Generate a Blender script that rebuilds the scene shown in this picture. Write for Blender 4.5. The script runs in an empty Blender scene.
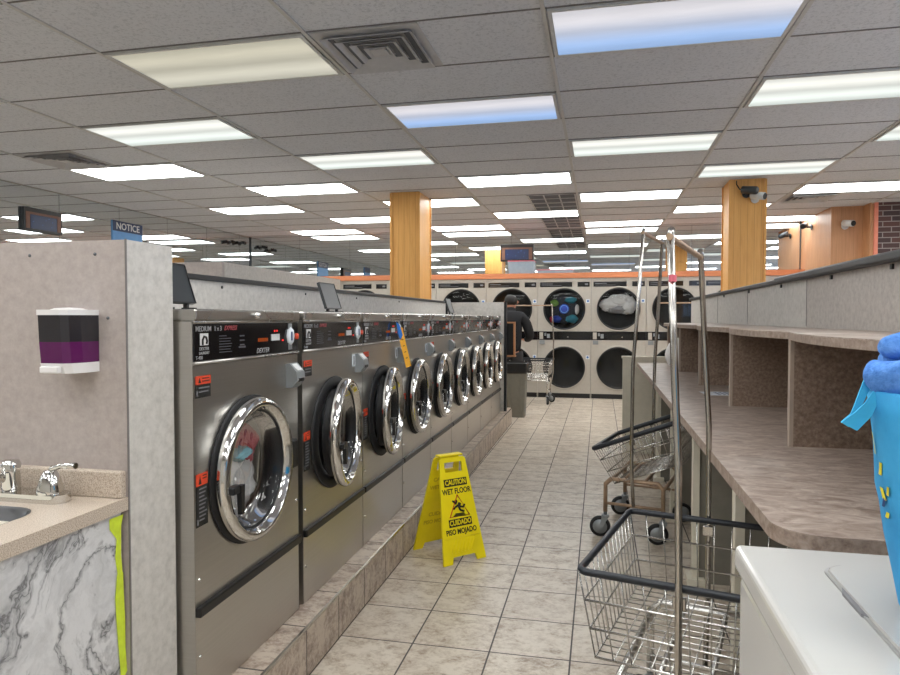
import bpy, bmesh, math, random
from mathutils import Vector, Matrix, noise
random.seed(7)
PI = math.pi
SC = bpy.context.scene
COL = SC.collection

# ------------------------------------------------------------------ helpers
def lin(c):
    if isinstance(c, (int, float)): c = (c, c, c)
    r = []
    for v in c[:3]:
        v /= 255.0
        r.append(v / 12.92 if v <= .04045 else ((v + .055) / 1.055) ** 2.4)
    return (*r, 1.0)

class NT:
    """tiny wrapper over a material node tree"""
    def __init__(s, name):
        s.m = bpy.data.materials.new(name); s.m.use_nodes = True
        s.t = s.m.node_tree; s.t.nodes.clear()
        s.out = s.t.nodes.new('ShaderNodeOutputMaterial')
    def n(s, typ, ins=None, **kw):
        nd = s.t.nodes.new(typ)
        for k, v in kw.items(): setattr(nd, k, v)
        if ins:
            for k, v in ins.items(): s.put(nd, k, v)
        return nd
    def put(s, nd, k, v):
        i = nd.inputs[k]
        if isinstance(v, bpy.types.NodeSocket): s.t.links.new(v, i)
        elif isinstance(v, bpy.types.Node): s.t.links.new(v.outputs[0], i)
        else: i.default_value = v
    def math(s, op, a, b=0.0, c=None):
        nd = s.n('ShaderNodeMath', {0: a, 1: b}, operation=op)
        if c is not None: s.put(nd, 2, c)
        return nd.outputs[0]
    def mix(s, f, a, b):
        nd = s.n('ShaderNodeMix', data_type='RGBA')
        s.put(nd, 0, f); s.put(nd, 6, a); s.put(nd, 7, b)
        return nd.outputs[2]
    def coords(s, scale=(1, 1, 1), loc=(0, 0, 0)):
        tc = s.n('ShaderNodeTexCoord')
        mp = s.n('ShaderNodeMapping', {'Vector': tc.outputs['Object'], 'Scale': scale, 'Location': loc})
        return mp.outputs[0]
    def noise(s, vec, scale, detail=4, rough=.55, dist=0):
        nd = s.n('ShaderNodeTexNoise', {'Vector': vec, 'Scale': scale, 'Detail': detail, 'Roughness': rough, 'Distortion': dist})
        return nd.outputs[0]
    def ramp(s, f, stops):
        nd = s.n('ShaderNodeValToRGB', {0: f})
        el = nd.color_ramp.elements
        while len(el) < len(stops): el.new(.5)
        for e, (p, c) in zip(el, stops): e.position = p; e.color = c if len(c) == 4 else (*c, 1)
        return nd.outputs[0]
    def bsdf(s, color, rough=.5, metal=0., spec=.5, bump=None, bstr=.2, bdist=.01, **kw):
        b = s.n('ShaderNodeBsdfPrincipled', {'Base Color': color, 'Roughness': rough, 'Metallic': metal})
        b.inputs['Specular IOR Level'].default_value = spec
        for k, v in kw.items(): s.put(b, k.replace('_', ' '), v)
        if bump is not None:
            bp = s.n('ShaderNodeBump', {'Height': bump, 'Strength': bstr, 'Distance': bdist})
            s.put(b, 'Normal', bp.outputs[0])
        s.t.links.new(b.outputs[0], s.out.inputs[0])
        return s.m

def plain(name, c, rough=.5, metal=0., spec=.5, var=.06, scale=20, **kw):
    t = NT(name); v = t.coords()
    n = t.noise(v, scale, 3)
    a = lin(c); d = tuple(max(0, x * (1 - var)) for x in a[:3]) + (1,); u = tuple(min(1, x * (1 + var)) for x in a[:3]) + (1,)
    return t.bsdf(t.ramp(n, [(.3, d), (.7, u)]), rough, metal, spec, **kw)

def mottled(name, cols, scale=6, stretch=(1, 1, 1), rough=.5, detail=6, nrough=.65, metal=0, bstr=0, dist=0, spec=.5, lo=.3, hi=.7):
    t = NT(name); v = t.coords(stretch)
    n = t.noise(v, scale, detail, nrough, dist)
    k = len(cols)
    c = t.ramp(n, [(lo + (hi - lo) * i / (k - 1), lin(x)) for i, x in enumerate(cols)])
    return t.bsdf(c, rough, metal, spec, bump=n if bstr else None, bstr=bstr)

def glassy(name, tint, refl=.35, rough=.02, alpha_dark=0.0, dark=(8, 8, 10)):
    t = NT(name)
    tr = t.n('ShaderNodeBsdfTransparent', {'Color': tint})
    df = t.n('ShaderNodeBsdfDiffuse', {'Color': lin(dark)})
    m0 = t.n('ShaderNodeMixShader', {0: alpha_dark, 1: tr.outputs[0], 2: df.outputs[0]})
    gl = t.n('ShaderNodeBsdfGlossy', {'Color': (1, 1, 1, 1), 'Roughness': rough})
    fr = t.n('ShaderNodeFresnel', {'IOR': 1.5})
    f = t.math('MULTIPLY', fr.outputs[0], refl / .35)
    m = t.n('ShaderNodeMixShader', {0: f, 1: m0.outputs[0], 2: gl.outputs[0]})
    t.t.links.new(m.outputs[0], t.out.inputs[0])
    return t.m

class MB:
    def __init__(s): s.b = bmesh.new(); s.smooth = False
    def box(s, x0, x1, y0, y1, z0, z1, bev=0, M=None, seg=2):
        r = bmesh.ops.create_cube(s.b, size=1)
        vs = r['verts']
        for v in vs:
            v.co = Vector(((x0 + x1) / 2 + v.co.x * (x1 - x0), (y0 + y1) / 2 + v.co.y * (y1 - y0), (z0 + z1) / 2 + v.co.z * (z1 - z0)))
        if bev:
            es = {e for v in vs for e in v.link_edges}
            g = bmesh.ops.bevel(s.b, geom=list(es), offset=bev, segments=seg, profile=.5, affect='EDGES')
            vs = list({v for f in g['faces'] for v in f.verts} | {v for v in vs if v.is_valid})
        if M is not None:
            bmesh.ops.transform(s.b, matrix=M, verts=[v for v in vs if v.is_valid])
        return s
    def tube(s, pts, r, n=8, closed=False, caps=True, smooth=True):
        pts = [Vector(p) for p in pts]; N = len(pts)
        rr = r if isinstance(r, (list, tuple)) else [r] * N
        rings = []; up = None
        for i, p in enumerate(pts):
            if closed: d = pts[(i + 1) % N] - pts[i - 1]
            elif i == 0: d = pts[1] - p
            elif i == N - 1: d = p - pts[-2]
            else: d = (pts[i + 1] - p).normalized() + (p - pts[i - 1]).normalized()
            d.normalize()
            if up is None:
                up = Vector((0, 0, 1)) if abs(d.z) < .9 else Vector((1, 0, 0))
            u = d.cross(up)
            if u.length < 1e-4: u = d.orthogonal()
            u.normalize(); w = u.cross(d).normalized(); up = w
            rings.append([s.b.verts.new(p + (u * math.cos(2 * PI * k / n) + w * math.sin(2 * PI * k / n)) * rr[i]) for k in range(n)])
        for i in range(N if closed else N - 1):
            a, b = rings[i], rings[(i + 1) % N]
            for k in range(n):
                f = s.b.faces.new((a[k], a[(k + 1) % n], b[(k + 1) % n], b[k])); f.smooth = smooth
        if caps and not closed:
            s.b.faces.new(rings[0][::-1]); s.b.faces.new(rings[-1])
        return s
    def wire(s, a, b, r=.0018): return s.tube([a, b], r, n=5)
    def lathe(s, prof, n=48, axis='z', o=(0, 0, 0), closed=False, smooth=True, capstart=False, capend=False):
        """prof = [(radius, height)]"""
        o = Vector(o); rings = []
        for r, h in prof:
            ring = []
            for k in range(n):
                a = 2 * PI * k / n; c, d = r * math.cos(a), r * math.sin(a)
                p = {'z': (c, d, h), 'x': (h, c, d), 'y': (d, h, c)}[axis]
                ring.append(s.b.verts.new(o + Vector(p)))
            rings.append(ring)
        m = len(rings)
        for i in range(m if closed else m - 1):
            a, b = rings[i], rings[(i + 1) % m]
            for k in range(n):
                f = s.b.faces.new((a[k], a[(k + 1) % n], b[(k + 1) % n], b[k])); f.smooth = smooth
        if capstart: s.b.faces.new(rings[0][::-1])
        if capend: s.b.faces.new(rings[-1])
        return s
    def prism(s, poly, d0, d1, plane='xy'):
        def P(p, d): return {'xy': (p[0], p[1], d), 'xz': (p[0], d, p[1]), 'yz': (d, p[0], p[1])}[plane]
        a = [s.b.verts.new(P(p, d0)) for p in poly]; b = [s.b.verts.new(P(p, d1)) for p in poly]
        s.b.faces.new(a[::-1]); s.b.faces.new(b)
        for i in range(len(poly)):
            j = (i + 1) % len(poly); s.b.faces.new((a[i], a[j], b[j], b[i]))
        return s
    def plate_hole(s, u0, u1, z0, z1, cu, cz, r, x, axis='x', n=48):
        """flat rectangular plate with a round hole; axis = plate normal"""
        inner, outer = [], []
        for k in range(n):
            a = 2 * PI * (k + .5) / n; c, d = math.cos(a), math.sin(a)
            ts = []
            if c > 1e-9: ts.append((u1 - cu) / c)
            if c < -1e-9: ts.append((u0 - cu) / c)
            if d > 1e-9: ts.append((z1 - cz) / d)
            if d < -1e-9: ts.append((z0 - cz) / d)
            t = min(ts)
            f = (lambda u, z: (x, u, z)) if axis == 'x' else (lambda u, z: (u, x, z))
            inner.append((s.b.verts.new(f(cu + r * c, cz + r * d)), None)[0])
            outer.append((s.b.verts.new(f(cu + t * c, cz + t * d)), (cu + t * c, cz + t * d)))
        cor = [(u0, z0), (u1, z0), (u1, z1), (u0, z1)]
        f = (lambda u, z: (x, u, z)) if axis == 'x' else (lambda u, z: (u, x, z))
        cv = [s.b.verts.new(f(*c)) for c in cor]
        for k in range(n):
            j = (k + 1) % n
            pa, pb = outer[k][1], outer[j][1]
            vs = [inner[k], outer[k][0]]
            onv = lambda p: abs(p[0] - u0) < 1e-7 or abs(p[0] - u1) < 1e-7
            if onv(pa) != onv(pb):
                best = min(range(4), key=lambda i: (cor[i][0] - pa[0]) ** 2 + (cor[i][1] - pa[1]) ** 2 + (cor[i][0] - pb[0]) ** 2 + (cor[i][1] - pb[1]) ** 2)
                vs.append(cv[best])
            vs += [outer[j][0], inner[j]]
            s.b.faces.new(vs)
        return s
    def mesh_add(s, me, M):
        tmp = bmesh.new(); tmp.from_mesh(me); tmp.transform(M)
        m2 = bpy.data.meshes.new('t'); tmp.to_mesh(m2); tmp.free(); s.b.from_mesh(m2); bpy.data.meshes.remove(m2)
        return s
    def build(s, name, mat, parent=None, loc=(0, 0, 0), rot=(0, 0, 0)):
        bmesh.ops.recalc_face_normals(s.b, faces=s.b.faces)
        me = bpy.data.meshes.new(name); s.b.to_mesh(me); s.b.free()
        for m in (mat if isinstance(mat, (list, tuple)) else [mat]): me.materials.append(m)
        o = bpy.data.objects.new(name, me); COL.objects.link(o)
        o.location = loc; o.rotation_euler = rot
        if parent is not None: o.parent = parent
        return o

def text_mesh(body, size, align='CENTER', spacing=1.0, shear=0, bold=.0):
    cu = bpy.data.curves.new('txt', 'FONT'); cu.body = body; cu.size = size; cu.align_x = align; cu.align_y = 'CENTER'
    cu.space_character = spacing; cu.shear = shear; cu.resolution_u = 3; cu.offset = bold; cu.extrude = .0004
    o = bpy.data.objects.new('txt', cu); COL.objects.link(o)
    dg = bpy.context.evaluated_depsgraph_get()
    me = bpy.data.meshes.new_from_object(o.evaluated_get(dg))
    bpy.data.objects.remove(o); bpy.data.curves.remove(cu)
    return me
# frames that turn text (xy) to a wall: facing +X / facing -Y
FX = Matrix(((0, 0, 1, 0), (1, 0, 0, 0), (0, 1, 0, 0), (0, 0, 0, 1)))
FY = Matrix(((1, 0, 0, 0), (0, 0, -1, 0), (0, 1, 0, 0), (0, 0, 0, 1)))
def T(x, y, z): return Matrix.Translation((x, y, z))

def tag(o, label, cat, group=None):
    o['label'] = label; o['category'] = cat
    if group: o['group'] = group
    return o
def thing(name, label, cat, loc=(0, 0, 0), rz=0, group=None):
    o = bpy.data.objects.new(name, None); o.empty_display_size = .1; COL.objects.link(o)
    o.location = loc; o.rotation_euler = (0, 0, rz)
    return tag(o, label, cat, group)
def struct(o): o['kind'] = 'structure'; return o
def kids(o): return [c for c in bpy.data.objects if c.parent is o]
def copy_tree(o, parent=None):
    c = o.copy(); COL.objects.link(c)
    if parent is not None: c.parent = parent
    for ch in kids(o): copy_tree(ch, c)
    return c
ORD = ['nearest', 'second', 'third', 'fourth', 'fifth', 'sixth', 'seventh', 'eighth', 'ninth', 'tenth', 'eleventh', 'twelfth']

# ------------------------------------------------------------------ materials
M = {}
def tile_mat(name, x0, y0, pitch, plane='xy', c=((208, 198, 183), (184, 171, 154), (142, 122, 106)), gap=.0065):
    t = NT(name)
    tc = t.n('ShaderNodeTexCoord'); sp = t.n('ShaderNodeSeparateXYZ', {0: tc.outputs['Object']})
    ax = {'x': sp.outputs[0], 'y': sp.outputs[1], 'z': sp.outputs[2]}
    def line(v, o):
        u = t.math('DIVIDE', t.math('SUBTRACT', v, o), pitch)
        f = t.math('FRACT', u); d = t.math('MINIMUM', f, t.math('SUBTRACT', 1.0, f))
        return t.math('LESS_THAN', d, gap / 2 / pitch), t.math('FLOOR', u)
    lx, ix = line(ax[plane[0]], x0)
    ly, iy = line(ax[plane[1]], y0)
    g = t.math('MAXIMUM', lx, ly)
    idv = t.n('ShaderNodeCombineXYZ', {0: ix, 1: iy, 2: 0.0})
    wn = t.n('ShaderNodeTexWhiteNoise', {'Vector': idv.outputs[0]})
    off = t.n('ShaderNodeVectorMath', {0: wn.outputs[1], 1: (7, 7, 7)}, operation='MULTIPLY')
    vec = t.n('ShaderNodeVectorMath', {0: tc.outputs['Object'], 1: off.outputs[0]}, operation='ADD')
    mp = t.n('ShaderNodeMapping', {'Vector': vec.outputs[0], 'Scale': (1, 1.25, 1.2)})
    n1 = t.noise(mp.outputs[0], 10, 10, .78, .35)
    n2 = t.noise(mp.outputs[0], 55, 4, .6)
    mixn = t.math('ADD', t.math('MULTIPLY', n1, .78), t.math('MULTIPLY', n2, .22))
    col = t.ramp(mixn, [(.37, lin(c[2])), (.46, lin(c[1])), (.55, lin(c[0]))])
    col = t.mix(t.math('MULTIPLY', wn.outputs[0], .14), col, lin(c[2]))
    col = t.mix(g, col, lin((84, 78, 76)))
    h = t.math('SUBTRACT', 1.0, g)
    b = t.bsdf(col, t.math('ADD', .33, t.math('MULTIPLY', g, .4)), 0, .4, bump=h, bstr=.35, bdist=.003)
    return b
M['floor'] = tile_mat('floor_tile', -.102, 2.525, .3075)
M['step'] = tile_mat('step_tile', .06, .005, .3048, 'yz', ((196, 182, 166), (158, 140, 126), (108, 90, 80)))
def ceil_mat():
    t = NT('ceiling_tile'); v = t.coords()
    n = t.noise(v, 60, 5, .75); n2 = t.noise(v, 1.3, 3)
    c = t.ramp(n, [(.34, lin((176, 178, 184))), (.5, lin((212, 213, 218)))])
    c = t.mix(t.math('MULTIPLY', n2, .35), c, lin((186, 188, 194)))
    return t.bsdf(c, .9, 0, .2, bump=n, bstr=.35, bdist=.004)
M['ceiling'] = ceil_mat()
M['grid'] = plain('ceiling_bar_grey', (188, 186, 184), .5)
M['gridgap'] = plain('ceiling_seam_dark', (118, 114, 112), .7)
def lens(name, a, b, s, ka=.72, kb=1.0):
    """diffuser over two tubes lying along x; a = rear half colour, b = front half colour (tube light, except a blue half, which is painted daylight reflection)"""
    t = NT(name)
    tc = t.n('ShaderNodeTexCoord'); sp = t.n('ShaderNodeSeparateXYZ', {0: tc.outputs['Object']})
    y = sp.outputs[1]
    side = t.n('ShaderNodeMapRange', {0: y, 1: -.16, 2: .2, 3: 0.0, 4: 1.0}, interpolation_type='SMOOTHSTEP').outputs[0]
    col = t.mix(side, lin(a), lin(b))
    d = t.math('ABSOLUTE', t.math('SUBTRACT', t.math('ABSOLUTE', y), .13))
    k = t.n('ShaderNodeMapRange', {0: d, 1: 0.0, 2: .14, 3: kb, 4: ka}, interpolation_type='SMOOTHSTEP').outputs[0]
    n = t.noise(t.coords((1, 5, 1)), 3, 3)
    k = t.math('MULTIPLY', k, t.math('ADD', .9, t.math('MULTIPLY', n, .2)))
    e = t.n('ShaderNodeEmission', {'Color': col, 'Strength': t.math('MULTIPLY', k, s)})
    gl = t.n('ShaderNodeBsdfGlossy', {'Roughness': .25, 'Color': (.04, .04, .04, 1)})
    ad = t.n('ShaderNodeAddShader', {0: e.outputs[0], 1: gl.outputs[0]})
    t.t.links.new(ad.outputs[0], t.out.inputs[0])
    return t.m
LB = 8.5
M['lens'] = lens('light_diffuser', (250, 250, 248), (246, 250, 250), LB, .75, 1.1)
M['lens_mid'] = lens('light_diffuser_soft', (246, 246, 238), (238, 246, 240), .84, .72, 1.05)
M['lens_warm'] = lens('light_diffuser_yellowed', (232, 226, 204), (240, 236, 218), .62, .72, 1.0)
M['lens_daylight_tint'] = lens('light_diffuser_daylight_tint', (236, 234, 240), (172, 205, 253), .72, .8, 1.0)  # blue half paints daylight reflected on the lens into its emission
M['white_metal'] = plain('white_enamel_frame', (196, 196, 194), .45)
M['steel'] = None
def steel(name, c, rough, aniso, scale=(2, 2, 220), var=.025):
    t = NT(name); v = t.coords(scale)
    n = t.noise(v, 1.0, 3); n2 = t.noise(t.coords(), 2.2, 2)
    a = lin(c); lo = tuple(x * (1 - var) for x in a[:3]) + (1,); hi = tuple(min(1, x * (1 + var)) for x in a[:3]) + (1,)
    r = t.math('ADD', rough, t.math('MULTIPLY', t.math('SUBTRACT', n2, .5), .12))
    return t.bsdf(t.ramp(n, [(.35, lo), (.65, hi)]), r, 1.0, .5, bump=n, bstr=.008, bdist=.002)
M['steel'] = steel('brushed_stainless', (196, 193, 188), .33, .4)
M['steel_trim'] = steel('stainless_cap', (180, 177, 172), .28, .4, (2, 220, 2))
M['chrome'] = plain('chrome', (214, 213, 210), .07, 1.0, var=.01)
M['wire'] = plain('chrome_wire', (214, 212, 208), .24, 1.0, var=.03)
M['pole'] = plain('chrome_pole', (188, 184, 178), .16, 1.0, var=.08, scale=12)
M['tan_tube_and_reflection'] = plain('worn_tan_tube_and_reflection', (166, 140, 116), .45, .35, var=.2, scale=30)
M['black'] = plain('black_plastic', (16, 16, 18), .38)
M['blackgloss'] = plain('black_gloss_panel', (13, 13, 16), .12, spec=.6)
M['rubber'] = plain('black_rubber', (15, 15, 18), .6)
M['vinyl'] = plain('dark_vinyl_rim', (20, 25, 34), .42, var=.12)
M['drum'] = steel('drum_steel', (170, 170, 172), .3, .3)
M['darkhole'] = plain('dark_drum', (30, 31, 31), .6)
M['glass'] = glassy('washer_glass', (.86, .87, .88, 1), .16)
M['dglass'] = glassy('dryer_glass', (.82, .84, .85, 1), .16, alpha_dark=.05)
M['pane'] = glassy('window_glass', (.95, .97, 1, 1), .35)
M['dryer'] = plain('dryer_almond_enamel', (184, 178, 168), .36, .25, var=.04)
M['dryer_dark'] = plain('dryer_black_ring', (22, 23, 26), .3)
M['orange'] = mottled('orange_laminate', [(200, 122, 80), (214, 136, 92)], 3, (1, 8, 8), .5)
M['laminate'] = mottled('greige_laminate', [(158, 151, 146), (178, 171, 165), (192, 186, 179)], 42, rough=.5, detail=8, nrough=.7)
M['laminate_light'] = mottled('pale_laminate', [(178, 174, 168), (196, 192, 186), (208, 204, 198)], 34, rough=.55, detail=7, nrough=.7)
M['laminate_warm'] = mottled('warm_laminate', [(160, 150, 145), (171, 161, 156), (181, 172, 167)], 40, rough=.5, detail=8, nrough=.7)
def table_mat():
    t = NT('table_laminate')
    n = t.noise(t.coords((2.4, 4.4, 6)), 6, 9, .7, .8); m = t.noise(t.coords(), 3.5, 4)
    c = t.ramp(n, [(.34, lin((126, 109, 99))), (.48, lin((156, 140, 129))), (.64, lin((186, 172, 161)))])
    w = t.n('ShaderNodeMapRange', {0: m, 1: .58, 2: .78, 3: 0.0, 4: .65}).outputs[0]
    c = t.mix(w, c, lin((206, 200, 194)))
    return t.bsdf(c, .36, 0, .45)
M['table'] = table_mat()
M['table_edge'] = mottled('table_edge_band', [(116, 98, 88), (152, 134, 122), (176, 160, 148)], 45, rough=.45, detail=5)
M['divider'] = mottled('brown_divider_laminate', [(104, 84, 72), (134, 114, 99), (160, 142, 127)], 75, rough=.5, detail=6, nrough=.7)
M['divider_edge'] = plain('divider_edge_band', (168, 152, 138), .5)
M['cream'] = plain('cream_panel', (220, 214, 198), .5, var=.04)
M['leg_panel'] = plain('grey_leg_panel', (128, 124, 114), .6)
M['counter'] = mottled('speckled_counter', [(148, 131, 116), (188, 173, 157), (210, 198, 184)], 380, rough=.35, detail=3, nrough=.7, lo=.36, hi=.62)
def marble():
    t = NT('marble_film'); v = t.coords()
    w = t.n('ShaderNodeTexNoise', {'Vector': v, 'Scale': 1.5, 'Detail': 6.0, 'Roughness': .6})
    off = t.n('ShaderNodeVectorMath', {0: w.outputs[1], 1: (.55, .55, .55)}, operation='MULTIPLY')
    vv = t.n('ShaderNodeVectorMath', {0: v, 1: off.outputs[0]}, operation='ADD')
    n = t.noise(vv.outputs[0], 3.2, 9, .6, .8)
    vein = t.math('ABSOLUTE', t.math('SUBTRACT', n, .5))
    a = t.ramp(vein, [(0, lin((98, 98, 100))), (.012, lin((168, 168, 170))), (.05, lin((212, 212, 213)))])
    p = t.noise(vv.outputs[0], 4.2, 9, .74)
    b = t.ramp(p, [(.33, lin((66, 66, 68))), (.43, lin((160, 160, 162))), (.53, lin((218, 218, 219)))])
    nd = t.n('ShaderNodeMix', data_type='RGBA', blend_type='DARKEN'); t.put(nd, 0, .3); t.put(nd, 6, a); t.put(nd, 7, b)
    return t.bsdf(nd.outputs[2], .3)
M['marble'] = marble()
M['tape'] = plain('lime_tape', (206, 226, 60), .5, var=.1, scale=40)
M['basin'] = steel('sink_steel', (104, 104, 106), .35, .2)
def wood_mat(name, c0, c1, line, axis, pitch=.068):
    t = NT(name)
    tc = t.n('ShaderNodeTexCoord'); sp = t.n('ShaderNodeSeparateXYZ', {0: tc.outputs['Object']})
    u = t.math('ADD', sp.outputs[0], sp.outputs[1])
    f = t.math('FRACT', t.math('DIVIDE', u, pitch))
    g = t.math('LESS_THAN', f, .045)
    n = t.noise(t.coords((9, 9, .7)), 4, 6, .6, .5)
    c = t.ramp(n, [(.3, lin(c0)), (.7, lin(c1))])
    c = t.mix(t.math('MULTIPLY', g, .6), c, lin(line))
    return t.bsdf(c, .45, 0, .4, bump=t.math('SUBTRACT', 1.0, g), bstr=.3, bdist=.003)
M['wood'] = wood_mat('honey_wood_panel', (214, 156, 84), (230, 174, 100), (156, 104, 50), 'xy')
M['wood_wall'] = wood_mat('tan_wood_wall', (178, 130, 92), (196, 146, 104), (140, 96, 64), 'xy', .05)
M['salmon'] = plain('salmon_trim', (226, 138, 112), .5)
def brick():
    t = NT('brown_brick')
    tc = t.n('ShaderNodeTexCoord'); sp = t.n('ShaderNodeSeparateXYZ', {0: tc.outputs['Object']})
    cb = t.n('ShaderNodeCombineXYZ', {0: sp.outputs[0], 1: sp.outputs[2], 2: 0.0})
    b = t.n('ShaderNodeTexBrick', {'Vector': cb.outputs[0], 'Color1': lin((96, 66, 62)), 'Color2': lin((70, 58, 60)), 'Mortar': lin((150, 142, 138)),
                                   'Scale': 1.0, 'Mortar Size': .006, 'Brick Width': .2, 'Row Height': .068, 'Mortar Smooth': .1, 'Bias': 0.0})
    return t.bsdf(b.outputs[0], .8, bump=b.outputs[1], bstr=-.3)
M['brick'] = brick()
M['mirror'] = plain('mirror_glass', (228, 232, 232), .015, 1.0, var=.0)
M['seam'] = plain('mirror_seam', (96, 102, 106), .4, .6)
M['paint'] = plain('warm_grey_paint', (182, 178, 170), .7)
M['paint_olive'] = plain('olive_paint', (150, 146, 120), .7)
M['darkrail'] = plain('charcoal_rail', (27, 30, 34), .4, var=.12)
M['yellow'] = plain('sign_yellow', (240, 220, 20), .38, var=.03)
M['yellow_dim'] = plain('moulded_yellow', (206, 182, 14), .4)
M['signblack'] = plain('print_black', (20, 20, 18), .5)
M['signred'] = plain('print_red', (206, 66, 30), .5)
M['dimred'] = plain('print_dim_red', (150, 60, 66), .5)
M['red'] = plain('sticker_red', (214, 72, 40), .5)
M['redlight'] = NT('red_led'); t_ = M['redlight']; e_ = t_.n('ShaderNodeEmission', {'Color': (1, .06, .05, 1), 'Strength': .9}); t_.t.links.new(e_.outputs[0], t_.out.inputs[0]); M['redlight'] = t_.m
M['orangeled'] = NT('orange_led'); t_ = M['orangeled']; e_ = t_.n('ShaderNodeEmission', {'Color': (1, .2, .05, 1), 'Strength': .22}); t_.t.links.new(e_.outputs[0], t_.out.inputs[0]); M['orangeled'] = t_.m
M['printwhite'] = plain('print_white', (210, 210, 210), .5)
M['printdim'] = plain('print_silver', (150, 150, 152), .5)
M['instr'] = plain('print_dark_grey', (72, 72, 78), .5)
M['printgrey'] = plain('print_grey', (118, 118, 122), .5)
M['stickerwhite'] = plain('sticker_white', (216, 222, 228), .5)
M['stickerblue'] = plain('sticker_blue', (64, 110, 176), .5)
M['greybox'] = plain('grey_cast_housing', (140, 144, 146), .4, .3)
M['whiteplastic'] = plain('white_plastic', (226, 224, 224), .3, var=.015)
M['smoke'] = plain('smoked_window', (44, 42, 46), .1, var=.05)
M['soap'] = plain('purple_soap', (88, 28, 82), .15, var=.06)
M['lidgap'] = plain('lid_shadow_gap', (150, 150, 148), .5)
M['enamel'] = plain('white_enamel', (192, 190, 186), .12, var=.012, scale=3)
M['bag_blue'] = mottled('sky_blue_bag', [(38, 138, 196), (52, 158, 214), (70, 172, 224)], 6, rough=.75, bstr=.15)
M['strap_blue'] = plain('cyan_strap', (62, 178, 226), .7)
M['towel'] = mottled('blue_terry', [(58, 112, 190), (84, 138, 214), (104, 156, 226)], 90, rough=.95, bstr=.5)
M['bagyellow'] = plain('bag_yellow_print', (214, 200, 40), .7)
M['navy'] = plain('navy_print', (28, 58, 110), .5)
M['signnavy'] = plain('sign_navy', (24, 44, 84), .35)
M['signsky'] = plain('sign_sky', (92, 150, 206), .35)
M['frame_brown'] = plain('brown_photo_frame', (116, 82, 66), .5)
M['placard'] = plain('charcoal_placard', (44, 48, 52), .35)
M['oak'] = plain('oak_frame', (176, 124, 84), .5, var=.12)
M['canbody'] = plain('grey_can', (116, 114, 104), .5)
M['liner'] = plain('black_liner', (17, 18, 19), .35)
M['cloth_black'] = plain('black_cloth', (12, 13, 18), .85)
M['cloth_grey'] = plain('dark_grey_trousers', (44, 44, 47), .85)
M['skin'] = plain('skin', (178, 124, 98), .5)
M['hair'] = plain('dark_hair', (26, 22, 20), .6)
M['shoe'] = plain('black_shoe', (28, 28, 30), .5)
M['g_white'] = plain('white_laundry', (226, 224, 222), .9)
M['g_grey'] = plain('grey_laundry', (150, 148, 150), .9)
M['g_red'] = plain('crimson_laundry', (172, 36, 62), .9)
M['g_pink'] = plain('rose_laundry', (196, 74, 92), .9)
M['g_teal'] = plain('teal_laundry', (118, 160, 170), .9)
M['g_dark'] = plain('dark_laundry', (44, 50, 60), .9)
M['g_green'] = plain('green_laundry', (110, 150, 70), .9)
M['g_aqua'] = plain('aqua_laundry', (50, 130, 150), .9)
M['g_blue'] = plain('blue_laundry', (44, 66, 150), .9)
M['bin'] = plain('grey_storage_bin', (142, 156, 168), .3)
M['pink'] = plain('pink_lid', (214, 106, 122), .4)
M['tagorange'] = plain('amber_tag', (236, 172, 50), .5)
M['tagblue'] = plain('blue_tag', (36, 112, 200), .5)
M['vent'] = plain('vent_grey', (180, 178, 178), .55)
M['ventdark'] = plain('vent_dark', (92, 94, 100), .7)
M['camwhite'] = plain('camera_white', (206, 206, 204), .35)

# ------------------------------------------------------------------ room shell
XL, XR, YR, YB, H = -6.22, 6.0, -2.4, 11.15, 2.76
struct(MB().box(XL, XR, YR, YB + .9, -.1, 0).build('floor', M['floor']))
ce = struct(MB().box(XL - .2, XR + .2, YR - .2, YB + .9, H, H + .1).build('ceiling', M['ceiling']))
g = MB(); gs = MB()
CX0, CW, CY0, CP = -.274, 1.2192, 3.24, .60
for k in range(-5, 6):
    x = CX0 + CW * k
    if XL < x < XR:
        g.box(x - .011, x + .011, YR, YB - .02, H - .008, H)
for r in range(-9, 14):
    y = CY0 + CP * r
    if YR < y < YB - .02: gs.box(XL, XR, y - .005, y + .005, H - .004, H)
g.build('ceiling_bar', M['grid'], ce); gs.build('ceiling_cross_bar', M['gridgap'], ce)

# left wall: mirror panels over a backing, with a slim top channel
wl = struct(MB().box(XL - .15, XL - .012, YR, YB + .9, 0, H).build('wall_left', M['seam']))
ys = [YR] + [5.72 + 1.01 * k for k in range(-7, 6)] + [YB]
mm = MB()
for a, b in zip(ys, ys[1:]):
    if b - a > .05: mm.box(XL - .012, XL, a + .003, b - .003, .9, H - .012)
mm.build('mirror_panel', M['mirror'], wl)
MB().box(XL - .012, XL + .003, YR, YB, H - .012, H).build('channel', M['steel_trim'], wl)
MB().box(XL - .012, XL, YR, YB, 0, .9).build('wainscot', M['paint'], wl)
# back wall above the dryers: mirror panels
wb = struct(MB().box(XL, 3.1, YB + .012, YB + .1, 0, H).build('wall_back', M['seam']))
mm = MB(); xs = [XL] + [-.5 + .95 * k for k in range(-6, 4)] + [2.96]
for a, b in zip(xs, xs[1:]):
    if b - a > .05: mm.box(a + .002, b - .002, YB, YB + .012, 1.95, H)
mm.build('mirror_panel', M['mirror'], wb)
# right: wood wall, pier and brick
ww = struct(MB().box(2.98, 3.40, 9.80, YB + .1, 0, H).build('wall_pier', M['wood_wall']))
struct(MB().box(3.36, 3.40, 9.56, 9.80, 0, H).build('wall_return', M['wood_wall']))
struct(MB().box(3.40, 3.445, 9.54, 9.80, 0, H).build('trim_1', M['salmon']))
struct(MB().box(3.445, XR, 9.55, 9.80, 0, H).build('wall_brick', M['brick']))
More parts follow.
